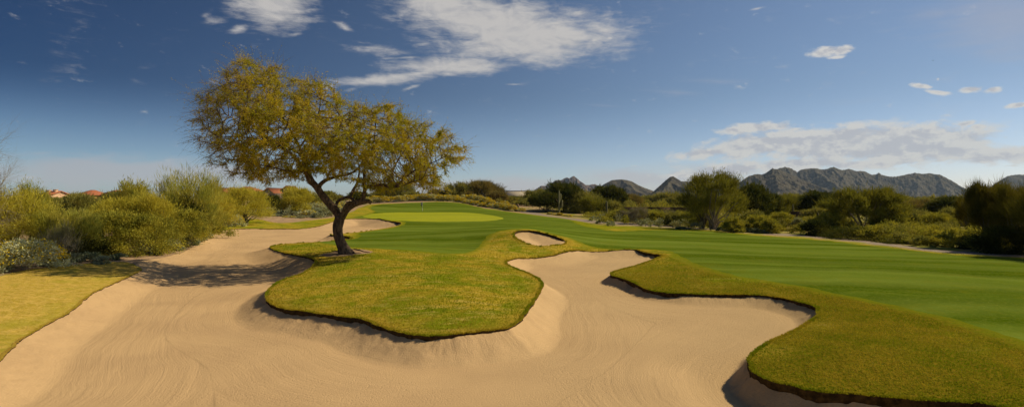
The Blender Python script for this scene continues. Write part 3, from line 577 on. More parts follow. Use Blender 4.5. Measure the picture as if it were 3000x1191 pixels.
o_rough = submesh('rough', rough_, TZ, MAT['rough'], (('edge', edge), ('dry', dry), ('lush', lush), ('backlit_dim', backlit_dim), ('fd', np.maximum(FI['F'], 0))))
o_fair = submesh('fairway', fair, TZ, MAT['fair']); o_green = submesh('putting_green', green, TZ, MAT['green'])
o_dirt = submesh('bare_dirt', dirt, TZ, MAT['dirt'])
o_ground = submesh('ground', ground, TZ, MAT['desert']); o_path = submesh('cart_path', path, TZ+.004, MAT['path'])
# soil face under the turf edge
la, lb = lipseg[:, 0], lipseg[:, 1]
mm = (FI['T'][la] < .1) & (FI['T'][lb] < .1); la, lb = la[mm], lb[mm]
_z, _b, lpa = bunker_z(X_[la], Y_[la], np.zeros(len(la)), FI['pot'][la], TZ[la]); _z, _b, lpb = bunker_z(X_[lb], Y_[lb], np.zeros(len(lb)), FI['pot'][lb], TZ[lb])
V = np.concatenate([np.stack([X_[la], Y_[la], TZ[la]+.004], 1), np.stack([X_[lb], Y_[lb], TZ[lb]+.004], 1), np.stack([X_[lb], Y_[lb], TZ[lb]-lpb-.10], 1), np.stack([X_[la], Y_[la], TZ[la]-lpa-.10], 1)])
n_ = len(la); o_lip = link('bunker_edge', mesh_np('bunker_edge', V, np.stack([np.arange(n_), np.arange(n_)+n_, np.arange(n_)+2*n_, np.arange(n_)+3*n_], 1)), MAT['lip']); tag(o_lip, kind='structure')
# far plain all round, a metre lower
pl = mesh_np('desert_plain', [(-16000, -16000, -1.5), (16000, -16000, -1.5), (16000, 16000, -1.5), (-16000, 16000, -1.5)], [(0, 1, 2, 3)]); tag(link('terrain', pl, MAT['desert']), kind='structure')

# turf blades near the camera and along the cut edges
rng = np.random.default_rng(3)
def sample_tri(tri, n, wt):
    p = np.stack([X_, Y_, TZ], 1); a, b, c = p[tri[:, 0]], p[tri[:, 1]], p[tri[:, 2]]
    ar = .5*np.abs((b[:, 0]-a[:, 0])*(c[:, 1]-a[:, 1])-(b[:, 1]-a[:, 1])*(c[:, 0]-a[:, 0]))*wt(tri); k = rng.choice(len(tri), n, p=ar/ar.sum())
    r1 = np.sqrt(rng.random(n))[:, None]; r2 = rng.random(n)[:, None]
    return (1-r1)*a[k]+r1*(1-r2)*b[k]+r1*r2*c[k]
def wt_near(t):
    y = Y_[t].mean(1); u = 1500+F*X_[t].mean(1)/y; return np.where((u > -50) & (u < 3050) & (y > 8) & (y < 45) & (FI['Lr'][t].mean(1) > 0) & (FI['F'][t].mean(1) > .7), 1/(y*y), 0)
def wt_edge(t):
    y = Y_[t].mean(1); u = 1500+F*X_[t].mean(1)/y; e = FI['B'][t].mean(1); return np.where((u > -50) & (u < 3050) & (y > 8) & (y < 60) & (e < .09), 1/y, 0)
P1 = sample_tri(rough_, 90000, wt_near); P2 = sample_tri(rough_, 55000, wt_edge)
mb = MB(); mbl = MB(); PP = np.concatenate([P1, P2]); K = len(PP); PP[:, 2] -= .008
Dd = rng.normal(size=(K, 3))*.55; Dd[:, 2] = np.abs(Dd[:, 2])*.3+.75
hh = rng.uniform(.025, .055, K)*(1+PP[:, 1]/40)*np.where(np.arange(K) < len(P1), .75, 1.05); isL = (PP[:, 0] < -6.2) & (PP[:, 0] < -6.2-(PP[:, 1]-14.5)*.62)
mb.blades(PP[~isL], Dd[~isL], hh[~isL], .009+PP[~isL, 1]*.0006, rng)
def wt_left(t):
    y = Y_[t].mean(1); return np.where((FI['Lr'][t].mean(1) < 0) & (y > 8) & (y < 40), 1/(y*y), 0)
P3 = sample_tri(rough_, 26000, wt_left); PL = np.concatenate([P3, PP[isL]]); PL[:len(P3), 2] -= .012; KL = len(PL); DL = rng.normal(size=(KL, 3))*.6; DL[:, 2] = np.abs(DL[:, 2])*.3+.5
mbl.blades(PL, DL, rng.uniform(.015, .035, KL), .008+PL[:, 1]*.0006, rng)
mel = mbl.mesh('dry_blades')
tl = link('dry_grass', mel, leafmat('dry_blade', (.66, .46, .11), (.46, .32, .06), (.50, .40, .05), .3, 1.2)); tag(tl, 'short dormant tan turf blades on the left rough', 'grass', kind='stuff')
me = mb.mesh('turf_blades')
tb = link('rough_grass', me, leafmat('turf_blade', (.52, .38, .045), (.34, .29, .018), (.22, .26, .010), .3, .55)); tag(tb, 'short yellow-green turf blades covering the rough beside the bunkers', 'grass', kind='stuff')
# ------------------------------------------------------------------ mountains
def ridge_interp(pts, us_):
    p = np.array(pts, float); return np.interp(us_, p[:, 0], p[:, 1])
def mountain(name, pts, D, Wd, mat, seed, step=60, rugged=1.2, rough_=.07, nu=420, nt=110, lat=.62, base=1.0):
    u0, u1 = pts[0][0], pts[-1][0]; uu = np.linspace(u0, u1, nu); rg = np.random.default_rng(int(seed*10))
    vr = ridge_interp(pts, uu)+(fbm(uu*.35+seed, uu*0+seed, 4)-.5)*rugged*2
    zr = CZ-(vr-HV)/F*D; xr = (uu-1500)/F*D; H = zr.max()
    tt = np.concatenate([-np.linspace(0, 1, 14)[1:][::-1], np.linspace(0, 1, nt)**1.1])
    T, Xr = np.meshgrid(tt, xr, indexing='ij'); Zr = np.broadcast_to(zr, T.shape); Yv = D-T*Wd; Xv = Xr*(Yv/D)
    Xq = Xv+(fbm(Xv/60+seed, Yv/60, 4)-.5)*46; Yq = Yv+(fbm(Xv/60-seed, Yv/60+9, 4)-.5)*46     # crooked crests
    Z = Zr-np.abs(Yq-D)*.62
    # spurs fall from the crest towards the plain, each with its own side ribs
    def spur(x0, y0, z0, ang, fall, sl, depth):
        nonlocal Z
        Ls = max(z0, 5)/fall; dx, dy = math.sin(ang), -math.cos(ang)
        s_ = np.clip((Xq-x0)*dx+(Yq-y0)*dy, 0, Ls); d_ = np.hypot(Xq-x0-s_*dx, Yq-y0-s_*dy)
        zz = z0*(1-s_/Ls)**1.12 - sl*d_*(.85+.3*vnoise(s_/40+x0, s_*0+y0)); Z = np.maximum(Z, zz)
        if depth:
            for q in np.arange(.16, .8, .17)+rg.uniform(-.04, .04):
                for sg in (-1, 1):
                    if rg.random() < .8: spur(x0+dx*Ls*q, y0+dy*Ls*q, z0*(1-q)**1.12*.97, ang+sg*rg.uniform(.7, 1.15), fall*1.5, sl*1.15, 0)
    u = u0+step*.5
    while u < u1:
        k = int(np.clip((u-u0)/(u1-u0)*(nu-1), 0, nu-1)); w = max(3, int(step*.3/(u1-u0)*nu)); k = max(0, k-w)+int(np.argmax(zr[max(0, k-w):k+w+1]))
        spur(xr[k], D, zr[k]*.995, rg.uniform(-.5, .5)-xr[k]/D, rg.uniform(.27, .42), lat*rg.uniform(.9, 1.2), 1); u += step*rg.uniform(.7, 1.3)
    at_ = np.abs(T); env = smooth01(at_/.06)
    Z = Z+H*rough_*env*((ridged(Xv/48+seed, Yv/48, 6, .68)-.62)*1.6+(fbm(Xv/160, Yv/160+seed, 3)-.5)*1.2)
    top = CZ+(Zr-CZ)*(Yv/D)*(1-.015*smooth01(at_/.02)); Z = np.where(T > 0, np.minimum(Z, top), np.minimum(Z, Zr))
    Z[13] = zr
    V = np.stack([Xv.ravel(), Yv.ravel(), Z.ravel()], 1); V[:, 2] = np.maximum(V[:, 2], -3.0)
    n = nu; i = (np.arange(len(tt)-1)[:, None]*n+np.arange(n-1)[None]).ravel()
    me = mesh_np(name, V, np.stack([i, i+n, i+n+1, i+1], 1), None, True)
    o = link(name, me, mat); tag(o, kind='structure'); return o
MG = mountain_mat('scrub_mountain', (.125, .108, .075), (.070, .063, .055), (.165, .135, .090), .006)
MR_ = mountain_mat('red_granite_mountain', (.19, .125, .095), (.115, .095, .085), (.26, .165, .120), .008)
mountain('mountain', [(1520,575),(1560,560),(1572,552),(1585,544),(1596,544),(1608,540.6),(1620,533),(1628,527),(1642,527),(1653,522.7),(1662,519),(1669,521.6),(1676,516.5),(1682,515.4),(1684,517),(1692,523.5),(1704,533),(1715,540),(1725,542),(1735.5,540),(1745,539),(1749,543.7),(1754,548),(1770,560),(1800,577)], 5600, 620, MR_, 3.1, 22, 1.6, 0.1, 300, 90, 0.75)
mountain('mountain', [(1680,583),(1715,569),(1754,548),(1774,536.7),(1793,527),(1808,526),(1821,525),(1836,527),(1850,530.5),(1870.6,542),(1889,550),(1909,557),(1940,568),(1975,582)], 3000, 420, MG, 8.4, 46, 0.3, 0.035, 300, 90, 0.5)
mountain('mountain', [(1860,584),(1885,576),(1908.5,565),(1938,539),(1950,528),(1964,517),(1973,516),(1985,524),(2011,539),(2050,556),(2100,572),(2150,582)], 2600, 420, MG, 12.7, 36, 0.9, 0.10, 300, 90, 0.62)
mountain('mountain', [(1950,575),(1998,530.6),(2050,531),(2139,531),(2156,533),(2173,530),(2200,520),(2270,500),(2284,492),(2301,488),(2318,493),(2335.5,503),(2348,496),(2365,494.5),(2382.5,492),(2412,496),(2427,493),(2442,489),(2455,493),(2468,498.6),(2485,494),(2506,500),(2532,501),(2549,510),(2562,511),(2569,509),(2573,506),(2577,505.5),(2580,510),(2590,513),(2609,518),(2634,515.6),(2660,510),(2681,506),(2700,509),(2720,506.7),(2754,511),(2770,519),(2788,528.5),(2818,547.7),(2839,556),(2869,559),(2920,570),(3000,580)], 4200, 760, MG, 21.3, 44, 2.2, 0.12, 760, 130, 0.62)
mountain('mountain', [(2080,582),(2120,560),(2156,540),(2180,524),(2195,514.5),(2216,509.5),(2237,511),(2263,492.5),(2284,497),(2310,508),(2340,522),(2400,546),(2460,566),(2520,578),(2560,583)], 3000, 560, MG, 31.9, 48, 1.5, 0.12, 460, 120, 0.6)
mountain('mountain', [(2780,583),(2840,566),(2869,558.5),(2899,548),(2925,530.6),(2950,515.6),(2976,511),(3000,511),(3060,503),(3120,500),(3250,515),(3400,550),(3500,582)], 4600, 760, MG, 41.2, 44, 2.0, 0.12, 360, 100, 0.62)
mountain('mountain', [(1100,583),(1180,576),(1225,572),(1250,568),(1263,566),(1285,569),(1340,572),(1400,577),(1450,583)], 7000, 400, MR_, 51.0, 40, 0.4, 0.05, 160, 40, 0.5)

# ------------------------------------------------------------------ the leaning mesquite
rng = np.random.default_rng(11)
TY = 33.1
def tp(u, v, dy=0.0): return px(u, v, TY+dy)
limbs = {
 'trunk': ([(1012,746,0,.50),(1010,737,0,.40),(1004,722,0,.335),(997,704,0,.30),(990,686,0,.285),(989,668,0,.285),(993,650,0,.30),(996,634,0,.31)],),
 'l1': ([(996,640,0,.24),(984,618,.1,.235),(968,600,.1,.22),(957,589,.1,.21),(940,566,.2,.20),(925,545,.2,.18),(913,527,.3,.165),(904,508,.4,.15),(898,485,.6,.13),(888,458,.8,.11),(878,433,1.0,.09),(862,400,1.2,.07),(842,365,1.3,.055),(815,325,1.2,.04),(785,285,1.0,.03),(765,240,.8,.02)],),
 'l1b': ([(925,545,.2,.13),(908,534,.0,.13),(900,518,-.3,.12),(893,500,-.6,.11),(880,478,-1.0,.10),(858,455,-1.3,.085),(825,432,-1.6,.07),(785,415,-1.8,.055),(740,405,-2.0,.04),(690,400,-2.1,.03),(640,400,-2.1,.02)],),
 'l1c': ([(893,500,-.6,.07),(870,505,-1.0,.06),(840,500,-1.4,.05),(800,490,-1.6,.04),(750,480,-1.5,.03),(700,470,-1.2,.02)],),
 'l2': ([(932,553,.2,.14),(939,540,.4,.13),(952,530,.6,.115),(968,523,.8,.10),(990,517,1.0,.09),(1015,512,1.3,.075),(1040,500,1.5,.06),(1060,478,1.6,.05),(1075,450,1.6,.035),(1085,415,1.5,.025)],),
 'l3': ([(878,433,1.0,.06),(900,400,1.2,.055),(920,365,1.4,.045),(935,325,1.5,.035),(940,285,1.4,.02)],),
 'l4': ([(888,458,.8,.06),(860,440,1.6,.055),(820,420,2.2,.05),(770,400,2.8,.04),(720,370,3.0,.03),(670,340,3.0,.02)],),
 'l5': ([(898,485,.6,.07),(930,450,-.6,.06),(965,420,-1.3,.05),(990,385,-1.7,.04),(1005,345,-1.8,.025)],),
 'r1': ([(997,645,0,.22),(1008,626,-.1,.20),(1018,612,-.2,.19),(1030,603,-.2,.18),(1044,597,-.3,.165),(1056,590,-.3,.155),(1064,578,-.3,.13),(1067,562,-.3,.12),(1068,547,-.3,.11),(1068,530,-.2,.095),(1066,508,0,.08),(1072,480,.3,.06),(1085,450,.5,.045),(1095,415,.6,.03),(1100,370,.6,.02)],),
 'stub': ([(1050,594,-.3,.14),(1068,591,-.4,.14),(1080,589,-.4,.12),(1087,594,-.4,.09)],),
 'r2': ([(1068,550,-.3,.11),(1085,545,-.6,.105),(1110,541,-.9,.095),(1135,546,-1.1,.09),(1150,549,-1.2,.085),(1165,540,-1.3,.08),(1185,522,-1.3,.07),(1205,505,-1.2,.055),(1235,490,-1.0,.045),(1270,475,-.8,.03),(1305,458,-.6,.02)],),
 'r3': ([(1150,549,-1.2,.05),(1175,545,-1.8,.04),(1200,535,-2.2,.03),(1235,525,-2.4,.02)],),
 'r4': ([(1135,546,-1.1,.06),(1145,520,-.4,.055),(1155,490,.3,.05),(1175,455,.9,.04),(1205,420,1.2,.03),(1240,395,1.3,.02)],),
 'a1': ([(984,622,.2,.11),(983,606,.3,.105),(988,593,.4,.10),(998,584,.4,.10),(1012,579,.4,.10),(1026,579,.3,.10),(1034,585,.2,.10),(1040,595,-.1,.10)],),
 'a1b': ([(1028,580,.3,.10),(1031,568,.5,.095),(1033,560,.7,.09),(1040,548,.9,.08),(1048,530,1.2,.065),(1052,505,1.4,.05),(1050,480,1.6,.035),(1040,450,1.8,.025)],),
 'a2': ([(1003,632,-.3,.09),(1007,614,-.4,.085),(1014,601,-.4,.085),(1024,593,-.4,.085),(1036,593,-.4,.085),(1046,598,-.3,.08)],),
}
tree = empty('mesquite_tree', tuple(tp(1010, 742)-np.array([0, 0, .0])))
tag(tree, 'large leaning mesquite with dark forked trunk and yellow-green feathery crown beside the bunker', 'tree')
org = np.array(tree.location); tz = land_z(org[0], org[1]); tree.location.z = tz; org[2] = tz
mb = MB(); skel = []
for nm, (pts,) in limbs.items():
    P = np.array([tp(u, v, dy) for u, v, dy, r in pts]); Rr = np.array([r for *_, r in pts])
    if nm == 'trunk': P[0][2] = tz-.12
    k = len(P); t = np.arange(k); tt = np.linspace(0, k-1, (k-1)*4+1)
    C_ = catmull(P, .12, False); C_ = np.concatenate([C_, P[-1:]]); s_ = np.concatenate([[0], np.cumsum(np.linalg.norm(np.diff(C_, axis=0), axis=1))])
    sP = np.concatenate([[0], np.cumsum(np.linalg.norm(np.diff(P, axis=0), axis=1))]); R_ = np.interp(s_/s_[-1], sP/sP[-1], Rr)
    wob = np.stack([fbm(s_*1.5+i*7+len(nm), s_*0+i, 3)-.5 for i in range(3)], 1)*.10*smooth01(s_/.6)[:, None]*(R_ > .06)[:, None]
    C_ = C_+wob; R_ = R_*(1+.25*(fbm(s_*3.1+5, s_*0+len(pts), 3)-.5))
    mb.add(np.zeros((0, 3))); mb.tube(C_-org, R_, 12 if Rr[0] > .15 else 8)
    if nm not in ('trunk', 'stub', 'a1', 'a2'):
        st = C_[::2]; skel.append((nm, st))
for (du, dv, r) in ((-16, 4, .09), (-6, 9, .10), (14, 5, .12), (22, 2, .10), (5, 8, .11)):      # root flare
    e = tp(1012+du*1.4, 742+dv); e[2] = land_z(e[0], e[1])-.05; s0 = tp(1010, 727)+np.array([du*.008, 0, 0])
    mb.tube(np.array([s0, (s0*.45+e*.55)+[0, 0, -.03], e])-org, [.13, r, .04], 7)
link('trunk', mb.mesh('mesquite_trunk', True), BARK, tree)
mr = MB()
def ground_line(pts, lift=.03):
    W = hit(*np.array(pts, float).T); W = catmull(W, .15, False); return np.stack([W[:, 0], W[:, 1], G(W[:, 0], W[:, 1])+lift], 1)
for pts, r in (([(1020,738),(1036,731),(1052,733),(1068,738),(1084,740),(1088,739)], .055), ([(1018,742),(1040,743),(1062,741)], .03), ([(1003,743),(985,745),(965,746),(940,747)], .035), ([(1002,738),(985,736),(970,735)], .06)):
    g_ = ground_line(pts); mr.tube(g_-org, np.linspace(r, r*.35, len(g_)), 6)
link('root', mr.mesh('mesquite_roots', True), BARK, tree)
# crown: branches grown towards points scattered through the crown's volume
CR = np.array([(590,268),(620,245),(648,228),(672,200),(700,172),(722,168),(745,180),(768,196),(800,186),(820,188),(838,200),(850,222),(863,228),(895,226),(925,243),(950,236),(978,250),(1000,285),(1022,302),(1050,306),(1075,312),(1095,306),(1116,306),(1140,300),(1158,318),(1178,337),(1207,349),(1235,358),(1257,362),(1285,366),(1307,372),(1316,398),(1340,420),(1366,432),(1374,455),(1360,472),(1335,486),(1322,520),(1292,543),(1262,552),(1235,556),(1205,550),(1175,545),(1150,556),(1115,556),(1085,552),(1050,556),(1025,552),(1000,530),(975,515),(950,512),(925,505),(905,510),(880,520),(850,526),(820,524),(790,536),(760,533),(735,528),(700,520),(672,508),(650,497),(630,485),(600,462),(583,430),(578,395),(572,360),(576,330),(590,300),(575,280)], float)
def in_poly(P, Q):
    x, y = P[:, 0:1], P[:, 1:2]; A = Q; B = np.roll(Q, -1, 0)
    return (((A[:, 1] > y) != (B[:, 1] > y)) & (x < (B[:, 0]-A[:, 0])*(y-A[:, 1])/(B[:, 1]-A[:, 1]+1e-9)+A[:, 0])).sum(1) % 2 == 1
cand = rng.uniform((560, 148), (1378, 560), (60000, 2)); cand = cand[in_poly(cand, CR)]
sdc, _ = poly_sd(cand[:, 0].copy(), cand[:, 1].copy(), CR); inner = -sdc
half = 4.4*np.sqrt(np.clip(inner/125, 0, 1)); 
# gaps: clumpy density, thinner towards the upper left
den = fbm(cand[:, 0]/42, cand[:, 1]/42, 3); keep = rng.random(len(cand)) < np.clip((den-.36)*4.5, .08, 1)*np.where(cand[:, 0] < 700, .75, 1)+1.0*np.exp(-((cand[:, 0]-1015)/55)**2-((cand[:, 1]-385)/75)**2)
cand, half = cand[keep], half[keep]
dyv = rng.uniform(-1, 1, len(cand)); dyv = np.sign(dyv)*np.abs(dyv)**.7*half
sel = rng.choice(len(cand), 5700, replace=False); cand, dyv = cand[sel], dyv[sel]
AT = np.array([px(u, v, TY+d) for (u, v), d in zip(cand, dyv)])
NP = []; PAR = []
for nm, st in skel:
    i0 = 0
    base_i = -1
    if NP:
        dd = np.linalg.norm(np.array(NP)-st[0], axis=1); base_i = int(dd.argmin())
    for k, p in enumerate(st):
        NP.append(p); PAR.append(base_i if k == 0 else len(NP)-2)
NS = len(NP); NP = list(NP)
alive = np.ones(len(AT), bool); nd = np.full(len(AT), 1e9); ni = np.zeros(len(AT), int)
newidx = list(range(NS)); STEP = .24
for it in range(70):
    Pn = np.array([NP[i] for i in newidx])
    for c0 in range(0, len(Pn), 400):
        d = np.linalg.norm(AT[:, None]-Pn[None, c0:c0+400], axis=2); m = d.argmin(1); dm = d[np.arange(len(AT)), m]; b = dm < nd
        nd[b] = dm[b]; ni[b] = np.array(newidx)[c0+m[b]]
    alive &= nd > .30
    act = alive & (nd < (3.5 if it < 25 else 2.0))
    if not act.any(): break
    NPA = np.array(NP); v = AT[act]-NPA[ni[act]]; v /= np.linalg.norm(v, axis=1)[:, None]
    S_ = np.zeros((len(NP), 3)); np.add.at(S_, ni[act], v); idx = np.unique(ni[act])
    parv = np.array([NPA[i]-NPA[PAR[i]] if PAR[i] >= 0 else (0, 0, 1) for i in idx]); parv = parv/(np.linalg.norm(parv, axis=1)[:, None]+1e-9)
    dirs = S_[idx]; dirs /= np.linalg.norm(dirs, axis=1)[:, None]+1e-9; dirs = dirs+parv*.35+rng.normal(size=dirs.shape)*.22; dirs /= np.linalg.norm(dirs, axis=1)[:, None]
    newidx = []
    for i, dvec in zip(idx, dirs):
        NP.append(NPA[i]+dvec*STEP); PAR.append(int(i)); newidx.append(len(NP)-1)
NP = np.array(NP); PAR = np.array(PAR); cnt = np.ones(len(NP)); 
for i in range(len(NP)-1, 0, -1):
    if PAR[i] >= 0: cnt[PAR[i]] += cnt[i]
rad = np.minimum(.0065*cnt**.42, .06)
gi = np.arange(NS, len(NP)); pa = PAR[gi]
mb = MB(); mb.segs(NP[pa]-org, NP[gi]-org, np.minimum(rad[pa], rad[gi]*1.5), rad[gi], 4)
# fine twigs and leaves
tip = gi[cnt[gi] < 9]; K = 5
base_ = np.repeat(tip, K); pdir = NP[base_]-NP[PAR[base_]]; pdir /= np.linalg.norm(pdir, axis=1)[:, None]+1e-9
p0 = NP[base_]-pdir*rng.random((len(base_), 1))*STEP
xw = 1500+F*p0[:, 0]/p0[:, 1]; vw = HV+(CZ-p0[:, 2])*F/p0[:, 1]; leftness = np.maximum(smooth01((760-xw)/170), .55*smooth01((330-vw)/130))
out_ = np.stack([(xw-930)/400, (p0[:, 1]-TY)/5, (430-vw)/260], 1)
td = pdir*.8+rng.normal(size=p0.shape)*.55+out_*.35; td[:, 2] -= .10+leftness*.15; td /= np.linalg.norm(td, axis=1)[:, None]
whip = (rng.random(len(p0)) < .22)*(np.linalg.norm(out_, axis=1) > .5)
tl_ = rng.uniform(.22, .50, len(p0))*(1+.45*leftness)*(1+1.5*whip)
td = td+out_*whip[:, None]*.9; td /= np.linalg.norm(td, axis=1)[:, None]; pm = p0+td*tl_[:, None]*.5; td2 = td+np.array([0, 0, -.30])+rng.normal(size=td.shape)*.12; td2 /= np.linalg.norm(td2, axis=1)[:, None]
p1 = pm+td2*tl_[:, None]*.5
mb2 = MB(); mb2.segs(p0-org, pm-org, .006, .0045, 3); mb2.segs(pm-org, p1-org, .0045, .002, 3)
link('branches', mb.mesh('mesquite_branches', False), BARK, tree); link('twigs', mb2.mesh('mesquite_twigs', False), TWIG, tree)
M_ = 18; bi = np.repeat(np.arange(len(p0)), M_); t = rng.random(len(bi))[:, None]
dens = fbm(p0[:, 0]*1.1, p0[:, 2]*1.1, 3); pk = np.clip(1.0-.72*leftness+(dens-.5)*1.9, .06, 1)*np.where(np.repeat(whip, 1), .55, 1)
kp = rng.random(len(bi)) < pk[bi]; bi = bi[kp]; t = t[kp]
lp = np.where(t < .5, p0[bi]+(pm[bi]-p0[bi])*t*2, pm[bi]+(p1[bi]-pm[bi])*(t-.5)*2)
ld = td[bi]*.5+rng.normal(size=lp.shape)*.75; ld[:, 2] -= .1
mb3 = MB(); mb3.blades(lp-org, ld, rng.uniform(.07, .14, len(lp)), rng.uniform(.020, .034, len(lp)), rng, -.1)
link('leaves', mb3.mesh('mesquite_leaves'), LEAF['hero'], tree)
print('hero', len(NP), len(p0), len(lp))
# ------------------------------------------------------------------ desert plants
def clump_pts(n, K, H, R, rng, low=.12, shape='dome', cr=.26):
    """clump centres over an ellipsoid shell, blades scattered round them"""
    th = rng.uniform(0, 2*PI, K); z = rng.uniform(0, 1, K)**.75
    if shape == 'dome': rr_ = np.sqrt(np.clip(1-(z*.93)**2, 0, 1))
    elif shape == 'vase': rr_ = .35+.65*np.sin(np.clip(z, 0, 1)*PI*.62+.35)
    elif shape == 'crown': rr_ = np.sqrt(np.clip(1-((z-.45)/.6)**2, .05, 1))
    rad_ = rng.uniform(.45, .88, K)*rr_*(1+.25*(rng.random(K)-.5))
    c = np.stack([np.cos(th)*rad_*R, np.sin(th)*rad_*R, (low+(1-low)*z*.9)*H*(1+.10*(rng.random(K)-.5))], 1)
    k = rng.integers(0, K, n); sz = rng.uniform(.6, 1.3, K)
    p = c[k]+rng.normal(size=(n, 3))*np.array([R*cr, R*cr, H*cr*.55])*sz[k][:, None]*.62
    p[:, 2] = np.clip(p[:, 2], .02*H, None); return c, k, p
_cache = {}
KINDS = {
 # name, category, leaf, stem material, shape, blades, blade length, width, clumps, cluster radius, up bias
 'palo_y': ('palo_verde_tree', 'tree', 'palo_yellow', STEM, 'dome', 15000, .22, .024, 34, .24, .25),
 'palo_g': ('palo_verde_tree', 'tree', 'palo_green', STEM, 'dome', 15000, .22, .024, 34, .24, .3),
 'palo_t': ('palo_verde_tree', 'tree', 'palo_green', STEM, 'vase', 9000, .40, .020, 22, .26, 1.0),
 'gold': ('palo_verde_tree', 'tree', 'gold', STEM, 'vase', 9000, .38, .026, 24, .28, .8),
 'gold_tree': ('palo_verde_tree', 'tree', 'gold', GSTEM, 'crown', 12000, .30, .032, 44, .15, .35),
 'palo_d': ('palo_verde_tree', 'tree', 'palo_shaded', STEM, 'vase', 10000, .42, .024, 34, .20, .8),
 'creo': ('creosote_bush', 'bush', 'creosote', STEM, 'dome', 11000, .13, .042, 40, .20, .1),
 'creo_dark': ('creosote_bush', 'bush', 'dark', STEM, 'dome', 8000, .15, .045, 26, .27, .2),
 'olive': ('mesquite_tree', 'tree', 'olive', BARK, 'dome', 9000, .34, .050, 34, .25, .3),
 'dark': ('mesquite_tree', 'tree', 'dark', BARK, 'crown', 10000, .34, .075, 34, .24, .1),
 'brown': ('mesquite_tree', 'tree', 'brown', BARK, 'dome', 14000, .42, .035, 34, .24, .5),
 'brittle': ('brittlebush', 'bush', 'brittle', GSTEM, 'dome', 2600, .11, .055, 26, .22, .1),
 'sage': ('sage_shrub', 'bush', 'sage', GSTEM, 'dome', 1800, .14, .055, 16, .25, .2),
 'grey': ('bare_shrub', 'bush', 'grey', GSTEM, 'dome', 5000, .42, .016, 22, .28, .9),
 'herb': ('low_herb', 'plant', 'ground_leaf', GSTEM, 'dome', 900, .13, .07, 14, .3, .0),
}
def plant_meshes(kind, H, R, seed, dens=1.0, far=1.0, blossom=0.0):
    name, cat, lf, stm, shape, n, bl, bw, K, cr, up = KINDS[kind]
    key = (kind, round(math.log2(H)*2.5), round(math.log2(R)*2.5), seed, dens, far, blossom)
    if key in _cache: return _cache[key]
    Hq, Rq = H, R
    rg = np.random.default_rng(abs(hash((kind, key[1], key[2], seed))) % (2**31) if False else (seed*7919+key[1]*131+key[2]*17+len(kind)*3) % (2**31))
    n = int(n*dens); low = .30 if shape in ('crown',) else (.16 if cat == 'tree' else .05)
    c, k, p = clump_pts(n, K, Hq, Rq, rg, low, shape, cr)
    o = p-np.array([0, 0, Hq*.15]); o /= np.linalg.norm(o, axis=1)[:, None]+1e-9
    d = o*.8+rg.normal(size=p.shape)*.5; d[:, 2] += up
    bl = min(bl*far, .16*H+.05)/far; p[:, 2] *= (H-bl*far*.45)/H
    mb = MB(); mb.blades(p, d, bl*rg.uniform(.6, 1.3, n)*far, bw*rg.uniform(.7, 1.3, n)*far, rg)
    # ragged outer sprays
    ns = int(n*.10); kk = rg.integers(0, n, ns); op = p[kk]*np.array([1.05, 1.05, 1.02]); dd = o[kk]+rg.normal(size=(ns, 3))*.3; dd[:, 2] += up*.8+.2
    mb.blades(op, dd, bl*rg.uniform(1.0, 1.9, ns)*far, bw*.7*far, rg)
    leaf = mb.mesh(kind+'_leaves'); leaf.materials.append(LEAF[lf])
    ms = MB(); S0 = max(5, min(14, int(K*.5)))
    for i in range(S0):
        cc = c[i]; b0 = np.array([rg.normal()*.03*R, rg.normal()*.03*R, -.05]); mid = b0*.3+cc*.45+np.array([rg.normal()*.06*R, rg.normal()*.06*R, -Hq*.04*0+rg.normal()*.03*Hq])
        r0 = {'tree': .030, 'bush': .010, 'plant': .005}[cat]*Hq**.9*rg.uniform(.6, 1.1)
        P = catmull(np.array([b0, mid*.55+np.array([0, 0, .06*Hq]), mid, cc]), .25*Hq, False); P = np.concatenate([P, [cc]])
        ms.tube(P, np.linspace(r0, r0*.25, len(P)), 5, False)
    q = rg.integers(0, n, int(40*dens)+20); q = q[k[q] < S0]; cz = c[k[q]]; ms.segs(cz, p[q], .006*Hq**.5, .002, 3)
    if kind in ('grey', 'palo_t', 'palo_g'):
        q = rg.integers(0, n, 400); q = q[k[q] < S0]; cz = c[k[q]]; ms.segs(cz, p[q]*np.array([1.05, 1.05, 1.08]), .010, .003, 3)
    stem = ms.mesh(kind+'_stems'); stem.materials.append(stm)
    bm = None
    if blossom:
        nb = int(420*blossom); th = rg.uniform(0, 2*PI, nb); z = rg.uniform(.35, 1, nb); r_ = np.sqrt(np.clip(1-z*z*.9, 0, 1))*R*1.0
        bp_ = np.stack([np.cos(th)*r_, np.sin(th)*r_, z*Hq*1.06+rg.normal(size=nb)*.03*Hq], 1); m2 = MB()
        m2.blades(bp_, rg.normal(size=(nb, 3)), .05*far*1.5, .05*far*1.5, rg); bm = m2.mesh('blossoms'); bm.materials.append(LEAF['blossom'])
    _cache[key] = (leaf, stem, bm, Hq, Rq); return _cache[key]
_rz = random.Random(5)
